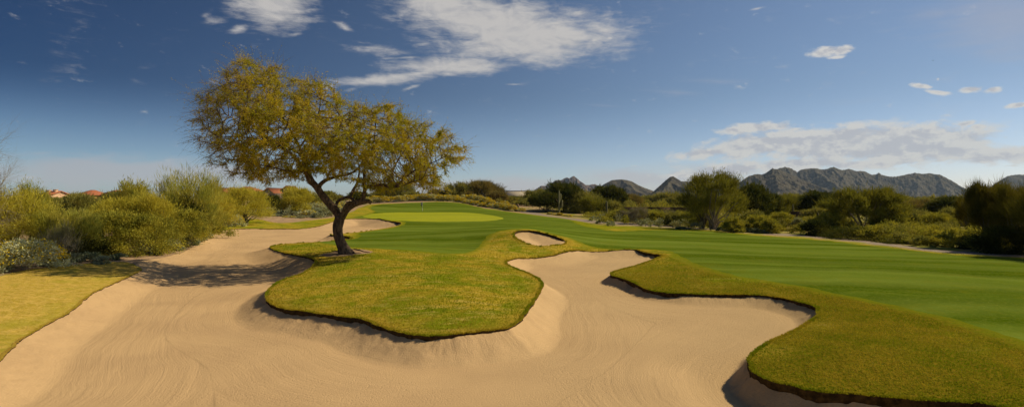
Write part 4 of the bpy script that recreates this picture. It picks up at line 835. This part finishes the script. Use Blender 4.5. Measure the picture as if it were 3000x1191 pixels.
def plant(kind, u, Y, vtop, wpx, label, group=None, seed=0, dens=1.0, blossom=0.0, z=None):
    x = (u-1500)/F*Y; z = land_z(x, Y) if z is None else z
    H = max(.15, CZ-(vtop-HV)/F*Y-z); R = max(.12, wpx/F*Y/2)
    far = 1.15 if Y < 45 else (1.6 if Y < 90 else (2.3 if Y < 140 else 2.8))
    if H < 1.2 and kind not in ('brittle', 'sage', 'herb'): far *= .7
    dens = dens*(1.0 if Y < 90 else .85)
    leaf, stem, bm, Hq, Rq = plant_meshes(kind, H*.93, R*.93, seed % 3, dens, far, blossom)
    name, cat = KINDS[kind][:2]
    e = empty(name, (x, Y, z), _rz.uniform(0, 2*PI)); e.scale = (R*.93/Rq, R*.93/Rq, H*.93/Hq)
    tag(e, label, cat, group)
    for nm, me in (('crown' if cat == 'tree' else 'foliage', leaf), ('trunk' if cat == 'tree' else 'stems', stem), ('blossoms', bm)):
        if me is None: continue
        o = bpy.data.objects.new(nm, me); COL.objects.link(o); o.parent = e
    return e
# --- left thicket
plant('palo_y', 30, 33, 548, 290, 'golden-yellow palo verde filling the left edge behind the white-leaved brittlebush', seed=1, dens=1.5)
plant('palo_g', 98, 43, 528, 110, 'feathery green palo verde with a drooping tuft, just right of the bare tree', seed=2)
plant('palo_t', 195, 34, 600, 170, 'broomlike green palo verde with bare twisted pale stems above the white brittlebush', seed=0)
plant('grey', 175, 31.5, 655, 130, 'tangle of bare pale twisted branches behind the white brittlebush', seed=1, dens=.35)
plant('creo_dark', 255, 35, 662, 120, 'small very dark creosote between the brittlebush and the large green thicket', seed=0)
plant('palo_g', 390, 47, 530, 140, 'pale green palo verde with a thin spiky top left of the thicket centre', seed=0)
plant('palo_y', 345, 41, 572, 160, 'rounded yellow-green palo verde on the left slope of the thicket', seed=2, dens=1.2)
plant('creo', 330, 36.5, 610, 210, 'dark green creosote at the foot of the thicket left of the sand', seed=1, dens=1.3)
plant('palo_y', 445, 42, 560, 190, 'bright yellow-green palo verde in the middle of the left thicket', seed=0, dens=1.2)
plant('creo', 430, 38, 618, 210, 'broad creosote in front of the thicket beside the tree shadow', seed=2, dens=1.4)
plant('palo_t', 562, 52, 500, 200, 'tall pale palo verde whose bare fan top stands above the thicket', seed=1)
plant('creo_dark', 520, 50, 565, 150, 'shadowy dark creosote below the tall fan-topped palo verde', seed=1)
plant('creo', 530, 43.5, 600, 200, 'creosote spilling toward the sand below the fan-topped palo verde', seed=0, dens=1.3)
plant('palo_y', 625, 62, 556, 160, 'low yellow-green palo verde right of the fan-topped one', seed=1)
plant('creo', 600, 55, 590, 150, 'creosote at the right end of the thicket above the sand corner', seed=2)
plant('palo_y', 718, 76, 547, 175, 'dense rounded yellow palo verde under the left tip of the big crown', seed=2, dens=1.5)
plant('palo_y', 868, 96, 548, 120, 'upright yellow-green palo verde between the tan wall and the leaning trunk', seed=0, dens=1.2)
plant('dark', 800, 125, 574, 46, 'small dark round shrub growing against the tan wall', seed=1)
plant('olive', 232, 85, 566, 130, 'olive scrub tree below the orange roof', seed=1)
plant('olive', 180, 95, 580, 120, 'olive scrub tree below the two-chimney house', seed=0)
plant('creo', 300, 66, 590, 120, 'dim creosote in the gap between the left bushes', seed=0)
plant('olive', 340, 90, 560, 90, 'grey-green scrub tree beside the hidden orange roof patch', seed=2)
plant('olive', 960, 150, 560, 90, 'dull green tree seen through the fork of the leaning mesquite', seed=0)
plant('olive', 905, 140, 566, 60, 'small green tree behind the main limb of the leaning mesquite', seed=2)
plant('dark', 1045, 160, 562, 60, 'dark green tree behind the stub of the leaning mesquite', seed=0)
# brittlebush
plant('brittle', 70, 28.6, 700, 250, 'large white-leaved brittlebush with yellow blossoms beside the dry left rough', seed=0, dens=2.6, blossom=1.6)
plant('brittle', 165, 30.2, 728, 60, 'small brittlebush with yellow blossoms at the right side of the large white one', seed=1, dens=1.2, blossom=1.5)
plant('brittle', -5, 27.2, 735, 90, 'grey-green brittlebush cut by the left picture edge', seed=2, dens=1.3, blossom=.3)
for i, (u, Y, vt, w) in enumerate([(215,32.5,742,60),(262,33,738,70),(300,32,752,44),(345,34.5,742,60),(430,38,722,50),(470,40,706,60),(505,41.5,700,70),(548,44,690,70),(590,47,676,60),(455,38,735,34)]):
    plant('herb' if i % 2 else 'sage', u, Y, vt, w, 'low blue-green herb clump on bare soil at the foot of the left thicket', 'low herbs below the left thicket', seed=i, dens=1.2)
plant('brittle', 690, 71, 628, 60, 'white brittlebush at the left shoulder of the mound behind the long bunker', seed=1, blossom=.6)
slope = [(770,100,602,40),(800,104,606,44),(835,98,612,50),(870,94,616,60),(905,92,612,60),(940,96,604,60),(900,110,590,50),(935,118,588,50),(965,105,600,46),(860,112,597,44),(985,120,592,40),(815,92,622,44),(775,92,622,40),(850,88,630,50),(890,88,628,50),(930,90,620,46),(1000,128,588,40),(740,96,618,36)]
for i, (u, Y, vt, w) in enumerate(slope):
    plant(('sage', 'brittle', 'sage')[i % 3], u, Y, vt+2, w, 'grey-green bush on the desert slope beyond the long left bunker', 'bushes on the slope behind the left bunker', seed=i, blossom=.4 if i % 3 == 1 else 0)
row = [(1075,150,580),(1100,152,577),(1124,150,578),(1150,152,580),(1172,150,577),(1196,152,575),(1220,153,574),(1243,152,571),(1264,152,572),(1287,153,574),(1310,152,575),(1334,153,576),(1362,151,574),(1385,150,573),(1406,147,577),(1425,144,582),(1375,146,588),(1398,144,592),(1420,141,597),(1440,139,590),(1446,137,600),(1464,135,597),(1484,131,600),(1500,128,604),(1525,129,612),(1352,149,582),(1478,137,592)]
for i, (u, Y, vt) in enumerate(row):
    plant('brittle', u, Y, vt-4, 38+(i*7) % 12, 'grey brittlebush mound topped with yellow blossom in the row behind the green', 'brittlebushes along the crest behind the green', seed=i, blossom=2.2 if i % 4 else .8)
for i, (u, Y, vt) in enumerate([(1612,124,622),(1628,120,626),(1655,116,629),(1668,113,630),(1640,118,624)]):
    plant('brittle', u, Y, vt, 20, 'small grey brittlebush at the foot of the tall saguaro', 'brittlebushes round the saguaro', seed=i, blossom=1.5 if i == 4 else .3)
# --- behind the green and right of it
plant('olive', 1165, 172, 530, 130, 'open olive mesquite behind the flag seen under the big crown', seed=1)
plant('olive', 1120, 178, 558, 90, 'low olive tree left of the flag behind the brittlebush row', seed=0)
plant('olive', 1205, 168, 562, 70, 'low green bush right behind the flag', seed=2)
plant('brown', 1292, 176, 551, 110, 'brownish-green mesquite at the left end of the rounded group behind the green', seed=0)
plant('olive', 1345, 172, 533, 120, 'yellow-green domed mesquite in the middle of the rounded group behind the green', seed=1)
plant('brown', 1408, 174, 529, 150, 'large brown-twigged mesquite at the right of the rounded group behind the green', seed=0, dens=1.3)
plant('brown', 1455, 165, 560, 80, 'low brown bush trailing right from the rounded group', seed=1)
plant('olive', 1498, 168, 574, 90, 'soft green bush below the pale distant building', seed=0)
plant('olive', 1572, 176, 552, 110, 'smooth domed olive tree left of the tall saguaro', seed=2)
plant('olive', 1545, 158, 580, 90, 'low olive bush behind the small stubby cactus', seed=1)
plant('dark', 1600, 134, 562, 110, 'very dark tree directly left of the tall saguaro', seed=0, dens=1.4)
plant('dark', 1652, 138, 534, 130, 'tall dark domed tree behind the tall saguaro', seed=1, dens=1.5)
plant('olive', 1715, 134, 560, 110, 'olive tree right of the tall dark domed one', seed=0)
plant('dark', 1760, 160, 546, 62, 'dark leafy tree top before the red mountain foot', seed=2)
plant('dark', 1800, 158, 543, 84, 'dark leafy tree top before the round hill', seed=1)
plant('gold', 1745, 118, 578, 80, 'golden feathery palo verde right of the dark saguaro thicket', seed=0)
plant('olive', 1790, 118, 588, 90, 'dull olive bush beside the sand at the bend of the path', seed=2)
plant('brown', 1845, 165, 568, 80, 'reddish-brown twiggy tree behind the dark-sided saguaro', seed=0)
plant('olive', 1905, 190, 572, 100, 'hazy grey-green tree under the gap between the hills', seed=1)
plant('olive', 1965, 185, 562, 130, 'hazy yellow-green tree above the brown block wall', seed=0)
plant('olive', 2030, 175, 575, 90, 'green-gold bush behind the right end of the brown block wall', seed=2)
for i, (u, Y, vt, w, k) in enumerate([(1830,98,616,60,'grey'),(1872,90,606,80,'grey'),(1925,88,618,70,'creo'),(1975,84,622,70,'olive'),(1810,102,612,60,'creo'),(2020,82,620,80,'creo'),(1890,98,612,60,'creo'),(1960,98,618,50,'grey'),(2060,76,620,90,'creo')]):
    plant(k, u, Y, vt, w, ['twiggy grey shrub nearest the path bend','pale twiggy shrub before the brown block wall','green creosote before the middle of the brown block wall','olive bush on the yellow grass before the brown wall','small creosote at the path bend','wide creosote left of the spreading palo verde','creosote between two pale twiggy shrubs','thin grey shrub under the brown block wall','creosote touching the spreading palo verde at left'][i], seed=i)
# spreading palo verde with visible trunks
plant('gold_tree', 2092, 72, 498, 225, 'tall spreading palo verde with pale forked trunks beside the path', seed=1, dens=1.2)
plant('palo_g', 2060, 73, 535, 120, 'green lower wing of the spreading palo verde at its left', seed=2, dens=.8)
for i, (u, Y, vt, w) in enumerate([(1990,70,664,24),(2010,69,663,26),(2110,67,664,26),(2135,66,664,30),(2160,66,665,34),(2188,65,667,34),(2215,64,668,34),(2240,63,671,30)]):
    plant('herb', u, Y, vt, w, 'pale blue-green ground cover clump edging the path below the spreading palo verde', 'pale clumps along the path', seed=i, dens=1.6)
plant('dark', 2205, 100, 545, 120, 'dark broadleaf tree just right of the spreading palo verde', seed=0, dens=1.3)
plant('dark', 2255, 104, 572, 70, 'smaller dark tree right of the dark broadleaf tree', seed=1)
plant('gold', 2285, 118, 572, 90, 'golden-brown feathery tree left of the small wall panel', seed=0)
plant('olive', 2330, 150, 566, 100, 'hazy olive tree below the dark mountain slope', seed=1)
plant('dark', 2400, 118, 560, 120, 'dense dark green tree behind the small wall panel', seed=2, dens=1.4)
plant('olive', 2395, 92, 606, 100, 'yellow-green bush right of the small wall panel', seed=0)
for i, (u, Y, vt, w, k) in enumerate([(2150,64,635,70,'creo'),(2225,66,628,110,'creo'),(2290,72,620,80,'creo'),(2260,63,640,60,'creo'),(2200,74,616,80,'olive'),(2390,60,640,100,'creo_dark'),(2440,62,614,120,'creo'),(2340,70,632,50,'sage')]):
    plant(k, u, Y, vt, w, ['creosote low at the right foot of the spreading palo verde','broad creosote below the dark broadleaf tree','creosote left of the bright grass gap','small creosote at the path left of the bright grass gap','olive bush behind the broad creosote','dark creosote right of the bright grass gap','tall creosote in front of the stubby cactus','small grey-green bush inside the bright grass gap'][i], seed=i)
plant('gold_tree', 2530, 62, 543, 245, 'big wide golden palo verde with spreading dark stems in front of the long mountain', seed=2, dens=1.6)
plant('gold', 2588, 64, 552, 60, 'feathery golden plume leaning right above the big wide palo verde', seed=0)
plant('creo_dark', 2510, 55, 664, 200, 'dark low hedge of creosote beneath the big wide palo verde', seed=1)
plant('creo', 2600, 60, 600, 130, 'green creosote at the right side of the big wide palo verde', seed=0)
plant('olive', 2640, 120, 580, 110, 'olive scrub tree below the pale mountain foot', seed=1)
plant('brown', 2700, 112, 583, 100, 'brown feathery tree above the stepped wall', seed=0)
plant('dark', 2775, 104, 578, 110, 'dark green tree right of the stepped wall', seed=0)
plant('olive', 2670, 74, 612, 120, 'bush in front of the left end of the stepped wall', seed=2)
plant('creo', 2740, 66, 618, 130, 'creosote in front of the middle of the stepped wall', seed=1)
plant('olive', 2800, 78, 606, 100, 'olive bush at the right end of the stepped wall', seed=0)
plant('creo', 2650, 50, 688, 130, 'low leafy creosote beside the path, left of the bright grass gap at right', seed=2, dens=1.2)
plant('creo', 2735, 47.5, 690, 110, 'rounded sunlit creosote at the path edge, right of the low leafy one', seed=0, dens=1.2)
plant('sage', 2812, 58, 684, 60, 'grey round shrub in the bright grass gap at right', seed=1)
plant('palo_d', 2850, 62, 578, 90, 'thin spiky palo verde left of the tallest tree at the right edge', seed=2)
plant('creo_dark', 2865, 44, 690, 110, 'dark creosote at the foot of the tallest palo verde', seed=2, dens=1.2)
plant('palo_d', 2905, 45, 530, 130, 'tall palo verde with spiky top near the right edge', seed=0, dens=1.5)
plant('palo_d', 2985, 42, 532, 150, 'tall palo verde cut by the right picture edge', seed=1, dens=1.5)
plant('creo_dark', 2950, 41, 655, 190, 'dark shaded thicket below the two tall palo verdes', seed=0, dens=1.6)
plant('palo_d', 3120, 38, 520, 260, 'tall palo verde just beyond the right picture edge', seed=2, dens=1.3)
plant('palo_d', 3250, 34, 560, 260, 'leafy palo verde whose shadow falls on the near fairway edge', seed=0, dens=1.2)
# bare tree at the left edge
bt = empty('bare_tree', (px(-95, 700, 31)[0], 31, land_z(px(-95, 700, 31)[0], 31))); tag(bt, 'leafless pale tree fanning in from the left picture edge', 'tree')
mbt = MB(); mtw = MB(); rg = np.random.default_rng(4)
def grow(p, d, L_, r, lv):
    n = 5; pts = [p]; q = p.copy(); dd = d.copy()
    for i in range(n):
        dd = dd+rg.normal(size=3)*.16; dd[2] += .03; dd /= np.linalg.norm(dd); q = q+dd*L_/n; pts.append(q.copy())
        if lv > 0:
            for _ in range(2 if rg.random() < .6 else 1):
                s_ = dd+rg.normal(size=3)*.55; s_ /= np.linalg.norm(s_); grow(q, s_, L_*rg.uniform(.45, .7), r*(1-i/n*.6)*.55, lv-1)
    (mbt if lv > 1 else mtw).tube(np.array(pts), np.linspace(r, r*.35, len(pts)), 5 if lv > 1 else 3, False)
for a in range(8):
    d = np.array([rg.normal()*.5+.25, rg.normal()*.4, 1.0]); d /= np.linalg.norm(d); grow(np.zeros(3)+[0, 0, -.05], d, rg.uniform(3.9, 4.7), .07, 3)
link('trunk', mbt.mesh('bare_limbs'), GSTEM, bt); link('twigs', mtw.mesh('bare_twigs'), GSTEM, bt)

# --- saguaros
def saguaro(u, Y, vtop, wpx, label, arms=(), mat='cactus', stub=None):
    x = (u-1500)/F*Y; z = land_z(x, Y); H = CZ-(vtop-HV)/F*Y-z; r = wpx/F*Y/2; e = empty('saguaro_cactus', (x, Y, z)); tag(e, label, 'cactus')
    m = MB(); zz = np.linspace(0, 1, 14); pr = np.array([.80,.86,.92,.97,1,1,1,.98,.96,.93,.90,.84,.68,.25])*r
    pts = np.stack([.05*r*np.sin(zz*5), 0*zz, zz*H], 1); m.tube(pts, pr, 28, True, .10); link('stem', m.mesh('saguaro_stem', True), MAT[mat], e)
    for (zs, dx, dy, up, ar, dip) in arms:
        ma = MB(); P = np.array([[0, 0, zs*H], [dx*.5, dy*.5, zs*H-dip], [dx*.9, dy*.9, zs*H-dip*.7], [dx, dy, zs*H+.12*up*H], [dx*1.03, dy, (zs+up*.6)*H], [dx*1.03, dy, (zs+up*.96)*H], [dx*1.03, dy, (zs+up)*H]])
        P = catmull(P, .12, False); q = len(P); rr_ = np.full(q, ar); rr_[-3:] *= [.9, .7, .3]; ma.tube(P, rr_, 20, True, .10); link('arm', ma.mesh('saguaro_arm', True), MAT[mat], e)
    return e
s_ = F/122.0
saguaro(1638, 122, 557, 5.6, 'tall many-armed saguaro standing before the dark trees beside the path', ((.34, 8.5/s_, -.05, .28, 2.3/s_, .15), (.62, 4.6/s_, .15, .26, 1.9/s_, .05), (.46, -.6/s_, -.45, .14, 1.7/s_, .0)))
m = MB(); sg = bpy.data.objects['saguaro_cactus']
P = catmull(np.array([[0, 0, 2.9], [-.35, 0, 3.05], [-.6, 0, 3.35], [-.75, 0, 3.6]]), .1, False); m.tube(P, np.linspace(.10, .07, len(P)), 12, True, .1); link('arm', m.mesh('withered_arm', True), MAT['scar'], sg)
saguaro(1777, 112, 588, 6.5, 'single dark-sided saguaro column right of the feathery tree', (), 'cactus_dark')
saguaro(2221, 74, 622, 7.5, 'short stubby saguaro below the dark broadleaf tree', (), 'cactus')
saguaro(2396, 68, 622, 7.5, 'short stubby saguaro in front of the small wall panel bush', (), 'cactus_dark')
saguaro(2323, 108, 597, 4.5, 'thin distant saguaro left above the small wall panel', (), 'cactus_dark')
saguaro(1517, 132, 597, 7.5, 'small grey stubby cactus at the start of the path right of the green', (), 'scar')
saguaro(1263, 158, 563, 6.5, 'pale stubby saguaro above the brittlebush row right of the flag', (), 'scar')
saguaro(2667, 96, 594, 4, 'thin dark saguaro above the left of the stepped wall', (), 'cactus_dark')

# --- scrub too far and too mixed to count
rg = np.random.default_rng(21); mb = MB(); mbd = MB(); mbg = MB()
def scrub(tgt, n, uf, Yf, hf, nb, bl, bw):
    for i in range(n):
        u = rg.uniform(*uf); Y = rg.uniform(*Yf); x = (u-1500)/F*Y; z = land_z(x, Y); H = rg.uniform(*hf); R = H*rg.uniform(.6, 1.1)
        c, k, p = clump_pts(nb, 7, H, R, rg, .05, 'dome', .3); d = p/np.linalg.norm(p, axis=1)[:, None]+rg.normal(size=p.shape)*.5; d[:, 2] += .3
        tgt.blades(p+np.array([x, Y, z]), d, bl*rg.uniform(.7, 1.3, nb), bw, rg)
scrub(mb, 150, (-150, 560), (75, 190), (.6, 1.4), 260, .42, .15)
scrub(mbg, 90, (-100, 640), (60, 150), (.5, 1.1), 150, .3, .12)
scrub(mb, 60, (640, 1060), (135, 200), (1.2, 2.6), 240, .42, .15)
scrub(mbg, 110, (700, 1010), (92, 145), (.5, 1.0), 150, .3, .12)
scrub(mb, 60, (1060, 1560), (160, 200), (1.2, 2.4), 240, .42, .15)
scrub(mb, 380, (1560, 3100), (132, 260), (1.6, 3.6), 260, .5, .18)
scrub(mb, 170, (1800, 3100), (200, 420), (2.2, 4.2), 300, .8, .28)
scrub(mbd, 90, (1700, 3100), (130, 200), (1.4, 3.2), 280, .45, .16); scrub(mbd, 90, (1700, 3100), (84, 126), (.6, 1.3), 280, .3, .11)
scrub(mbd, 60, (-100, 620), (70, 150), (.8, 1.6), 240, .4, .14)
scrub(mbg, 120, (1740, 3100), (72, 120), (.5, 1.1), 170, .3, .12)
pe = hit(*np.array([(1700,637),(1850,651.5),(1950,660),(2080,667),(2200,677),(2405,690.5),(2611,712),(2782,732),(3000,742.5),(3300,768)], float).T)
for i in range(330):
    t = rg.random()*(len(pe)-1); j = int(t); b_ = pe[j]*(1-t+j)+pe[j+1]*(t-j); off = 1.2+rg.random()**1.5*22; x, Y = b_[0]+off*.35, b_[1]+off; z = land_z(x, Y)
    H = rg.uniform(.5, 1.3)+off*.03; R = H*rg.uniform(.7, 1.3); nb = 420; c, k, p = clump_pts(nb, 8, H, R, rg, .05, 'dome', .3); d = p/np.linalg.norm(p, axis=1)[:, None]+rg.normal(size=p.shape)*.5; d[:, 2] += .3
    u_ = 1500+F*x/Y
    if 2290 < u_ < 2330 or 2800 < u_ < 2835: continue
    (mbd if rg.random() < .7 else mb).blades(p+np.array([x, Y, z]), d, .22*rg.uniform(.7, 1.3, nb), .075, rg)
link('desert_scrub', mb.mesh('desert_scrub'), LEAF['olive']); link('desert_scrub', mbd.mesh('desert_scrub_dark'), LEAF['creosote']); link('desert_scrub', mbg.mesh('desert_scrub_grey'), LEAF['sage'])
for o in bpy.data.objects:
    if o.name.startswith('desert_scrub'): tag(o, 'far desert scrub merging into one green mass behind the nearer trees', 'scrub', kind='stuff')

# ------------------------------------------------------------------ flag
fx, fy = hit([1237.5], [617.0])[0]; fz = land_z(fx, fy); fl = empty('flagstick', (fx, fy, fz)); tag(fl, 'striped golf flagstick with dark and white flag hanging limp at the green', 'flagstick')
FH = 26/F*fy
for i in range(8):
    m = MB(); m.tube([(0, 0, FH*i/8), (0, 0, FH*(i+1)/8-.004)], .035, 8); link('pole_section', m.mesh('pole_section'), MAT['white'] if i % 2 == 0 or i < 3 else MAT['black'], fl)
m = MB(); nx, nz = 9, 12; gx, gz = np.meshgrid(np.linspace(0, 1, nx), np.linspace(0, 1, nz)); Vx = -.04-.36*gx*(1-.45*gz); Vy = .07*np.sin(gx*9+gz*2); Vz = FH-.02-.9*gz*(.75+.25*gx)-.12*gx
Vf = np.stack([Vx.ravel(), Vy.ravel(), Vz.ravel()], 1); ii = (np.arange(nz-1)[:, None]*nx+np.arange(nx-1)[None]).ravel(); Q = np.stack([ii, ii+1, ii+nx+1, ii+nx], 1)
m.add(Vf, Q); m.add(Vf+[0, .012, 0], Q[:, ::-1]); fo = link('flag', m.mesh('flag', True), MAT['black'], fl)
m = MB(); m.box((-.14, -.045, FH-.22), (.12, .02, .2)); m.box((-.26, -.09, FH-.42), (.10, .02, .18)); m.box((-.13, -.05, FH-.6), (.10, .02, .12)); link('flag_check', m.mesh('flag_check'), MAT['white'], fl)

# ------------------------------------------------------------------ houses and walls
def gable(m, mt, cx, cy, z0, w, d, hw, hr, axis='x', over=.5):
    """walls into m, roof into mt; ridge along axis"""
    m.box((cx, cy, z0+hw/2), (w, d, hw)); t = .25
    if axis == 'x':
        for s_ in (-1, 1):
            a = [(cx-w/2-over, cy+s_*(d/2+over), z0+hw-.15), (cx+w/2+over, cy+s_*(d/2+over), z0+hw-.15), (cx+w/2+over, cy, z0+hw+hr), (cx-w/2-over, cy, z0+hw+hr)]
            b = [(x, y, z+t) for x, y, z in a]; mt.add(a+b, [(0,1,2,3),(4,5,6,7),(0,1,5,4),(1,2,6,5),(2,3,7,6),(3,0,4,7)])
        for s_ in (-1, 1):
            x = cx+s_*w/2*.998; m.add([(x, cy-d/2, z0+hw), (x, cy+d/2, z0+hw), (x, cy, z0+hw+hr-.05)], None, [(0, 1, 2)])
    else:
        for s_ in (-1, 1):
            a = [(cx+s_*(w/2+over), cy-d/2-over, z0+hw-.15), (cx+s_*(w/2+over), cy+d/2+over, z0+hw-.15), (cx, cy+d/2+over, z0+hw+hr), (cx, cy-d/2-over, z0+hw+hr)]
            b = [(x, y, z+t) for x, y, z in a]; mt.add(a+b, [(0,1,2,3),(4,5,6,7),(0,1,5,4),(1,2,6,5),(2,3,7,6),(3,0,4,7)])
        for s_ in (-1, 1):
            y = cy+s_*d/2*.998; m.add([(cx-w/2, y, z0+hw), (cx+w/2, y, z0+hw), (cx, y, z0+hw+hr-.05)], None, [(0, 1, 2)])
def hip(m, mt, cx, cy, z0, w, d, hw, hr, over=.6):
    m.box((cx, cy, z0+hw/2), (w, d, hw)); x0, x1, y0, y1 = cx-w/2-over, cx+w/2+over, cy-d/2-over, cy+d/2+over; k = min(w, d)/2*.9
    e_ = z0+hw; r_ = e_+hr
    mt.add([(x0,y0,e_),(x1,y0,e_),(x1,y1,e_),(x0,y1,e_),(x0+k,cy,r_),(x1-k,cy,r_),(x0,y0,e_+.2),(x1,y0,e_+.2),(x1,y1,e_+.2),(x0,y1,e_+.2)],
           [(0,1,7,6),(1,2,8,7),(2,3,9,8),(3,0,6,9),(6,7,5,4),(8,9,4,5),(0,3,2,1)], [(7,8,5),(9,6,4)])
def house(label, u, Y, vroof, wpx, kind='hip', wall='stucco', dd=9, chims=(), hr=1.7, extra=(), axis='y'):
    c = px(u, vroof, Y); z0 = land_z(c[0], Y)-.3; w = wpx/F*Y; hw = max(2.4, c[2]-z0-hr); e = empty('house', (c[0], Y, z0)); tag(e, label, 'house')
    m = MB(); mt = MB()
    (hip if kind == 'hip' else gable)(m, mt, 0, 0, 0, w, dd, hw, hr, *(() if kind == 'hip' else (axis,)))
    for (du, dY, w2, h2, r2, k2) in extra: (hip if k2 == 'hip' else gable)(m, mt, du/F*Y, dY, 0, w2/F*Y, 7, hw+h2, r2, *(() if k2 == 'hip' else ('y',)))
    link('wall', m.mesh('house_wall'), MAT[wall], e); rf = link('roof', mt.mesh('house_roof'), MAT['tile'], e)
    for (du, dv) in chims:
        mc = MB(); h = (dv)/F*Y; mc.box((du/F*Y, -1.2, hw+hr*.5+h/2), (.95, .95, h+hr)); mc.box((du/F*Y, -1.2, hw+hr+h+.08), (1.15, 1.15, .18)); ch = link('chimney', mc.mesh('chimney'), MAT[wall], e)
    for q in (-.25, .25):
        mw = MB(); mw.box((w*q, -dd/2-.03, hw*.55), (1.3, .06, 1.2)); wi = link('window', mw.mesh('window_frame'), MAT['trim'], e); mg = MB(); mg.box((w*q, -dd/2-.075, hw*.55), (1.1, .02, 1.0)); link('pane', mg.mesh('pane'), MAT['glass'], wi)
    return e
house('house with pale stucco walls and two square chimneys above the left thicket', 161, 200, 573, 30, 'gable', 'stucco', 9, ((-10, 3.0), (10, 4.5)), 1.3, (), 'x')
house('low orange-roofed house left of the two-chimney house', 132, 215, 574, 28, 'hip', 'ochre', 9, (), 1.4)
house('house with broad orange-red hipped roof above the left thicket', 272, 205, 562, 34, 'hip', 'ochre', 10, (), 2.0, ((-42, -1, 34, -1.0, 1.2, 'hip'),))
house('orange roof patch showing over the bushes near the spiky palo verde', 345, 210, 556, 30, 'hip', 'ochre', 9, (), 1.6)
house('red-tiled house with dark gable left of the rounded yellow palo verde', 672, 190, 552, 36, 'gable', 'ochre', 12, ((14, 1.5),), 1.5, ((46, 2, 60, .6, 1.6, 'hip'),), 'y')
house('grey gabled house with red roof trim behind the tan block wall', 808, 185, 552.5, 40, 'gable', 'greyst', 12, (), 1.9, ((26, 5, 44, .6, 2.1, 'gable'),), 'y')
b = px(1500, 561, 330); e = empty('building', (b[0], 330, land_z(b[0], 330))); tag(e, 'long pale flat-roofed building on the skyline behind the green bushes', 'building')
m = MB(); m.box((0, 0, (b[2]-e.location.z)/2), (18, 10, b[2]-e.location.z)); link('wall', m.mesh('building_wall'), MAT['pale'], e); m = MB(); m.box((2, 0, b[2]-e.location.z+.25), (15, 8, .5)); link('roof', m.mesh('building_roof'), MAT['trim'], e)
def wall_run(label, pts, mat, th=.25, cap=True):
    """pts: (u, vtop, Y)"""
    P = [px(u, v, Y) for u, v, Y in pts]; e = empty('boundary_wall', (P[0][0], P[0][1], land_z(P[0][0], P[0][1]))); tag(e, label, 'wall'); o = np.array(e.location)
    m = MB(); mc = MB()
    for a, b in zip(P[:-1], P[1:]):
        L_ = math.hypot(b[0]-a[0], b[1]-a[1]); an = math.atan2(b[1]-a[1], b[0]-a[0]); zt = max(a[2], b[2]); zb = min(land_z(a[0], a[1]), land_z(b[0], b[1]))-.5
        m.box(((a[0]+b[0])/2-o[0], (a[1]+b[1])/2-o[1], (zt+zb)/2-o[2]), (L_-.01, th, zt-zb), an); mc.box(((a[0]+b[0])/2-o[0], (a[1]+b[1])/2-o[1], zt+.05-o[2]), (L_+.0, th+.12, .10), an)
    link('wall_face', m.mesh('wall_face'), MAT[mat], e); link('coping', mc.mesh('coping'), MAT[mat], e); return e
wall_run('tan block boundary wall below the grey gabled house', [(738, 567, 152), (790, 567.3, 150), (832, 567, 149)], 'wall')
wall_run('lower tan block wall stepping right behind the upright palo verde', [(838, 566, 147), (870, 567, 146)], 'wall')
wall_run('long dark brown block wall behind the bushes left of the spreading palo verde', [(1775, 607, 128), (1900, 607.5, 124), (1968, 608, 122), (2045, 610.5, 119)], 'bwall')
wall_run('short dark brown wall panel below the dense dark green tree', [(2316, 620.5, 98), (2370, 621.5, 97)], 'bwall')
wall_run('stepped brown wall among bushes near the right side', [(2640, 633, 86), (2682, 634, 84.5), (2690, 637, 84.2), (2770, 640, 82), (2778, 642.5, 81.8), (2800, 644, 81)], 'bwall')
# bird
p = px(2733, 178, 300); bd = MB(); bd.tube([(-.35, 0, 0), (-.15, 0, .03), (.15, 0, .03), (.38, 0, .02)], [.02, .09, .09, .03], 8)
for s_ in (-1, 1): bd.add([(-.12, 0, .05), (.12, 0, .05), (.05, s_*.75, .22), (-.06, s_*.75, .22)], [(0, 1, 2, 3)])
bo = link('bird', bd.mesh('bird', True), MAT['black']); bo.location = p; tag(bo, 'tiny dark bird flying high in the clear sky at upper right', 'bird')
# haze
hz = MB(); hz.box((0, 3200, 395), (13000, 9600, 800)); ho = link('haze', hz.mesh('haze'), None); hm, nt = newmat('haze'); v = nt.nodes.new('ShaderNodeVolumePrincipled'); oo = nt.nodes.new('ShaderNodeOutputMaterial'); nt.links.new(v.outputs[0], oo.inputs['Volume'])
v.inputs['Color'].default_value = (.55, .74, 1.0, 1); v.inputs['Density'].default_value = .000034; v.inputs['Anisotropy'].default_value = .3; ho.data.materials.append(hm); tag(ho, kind='stuff')
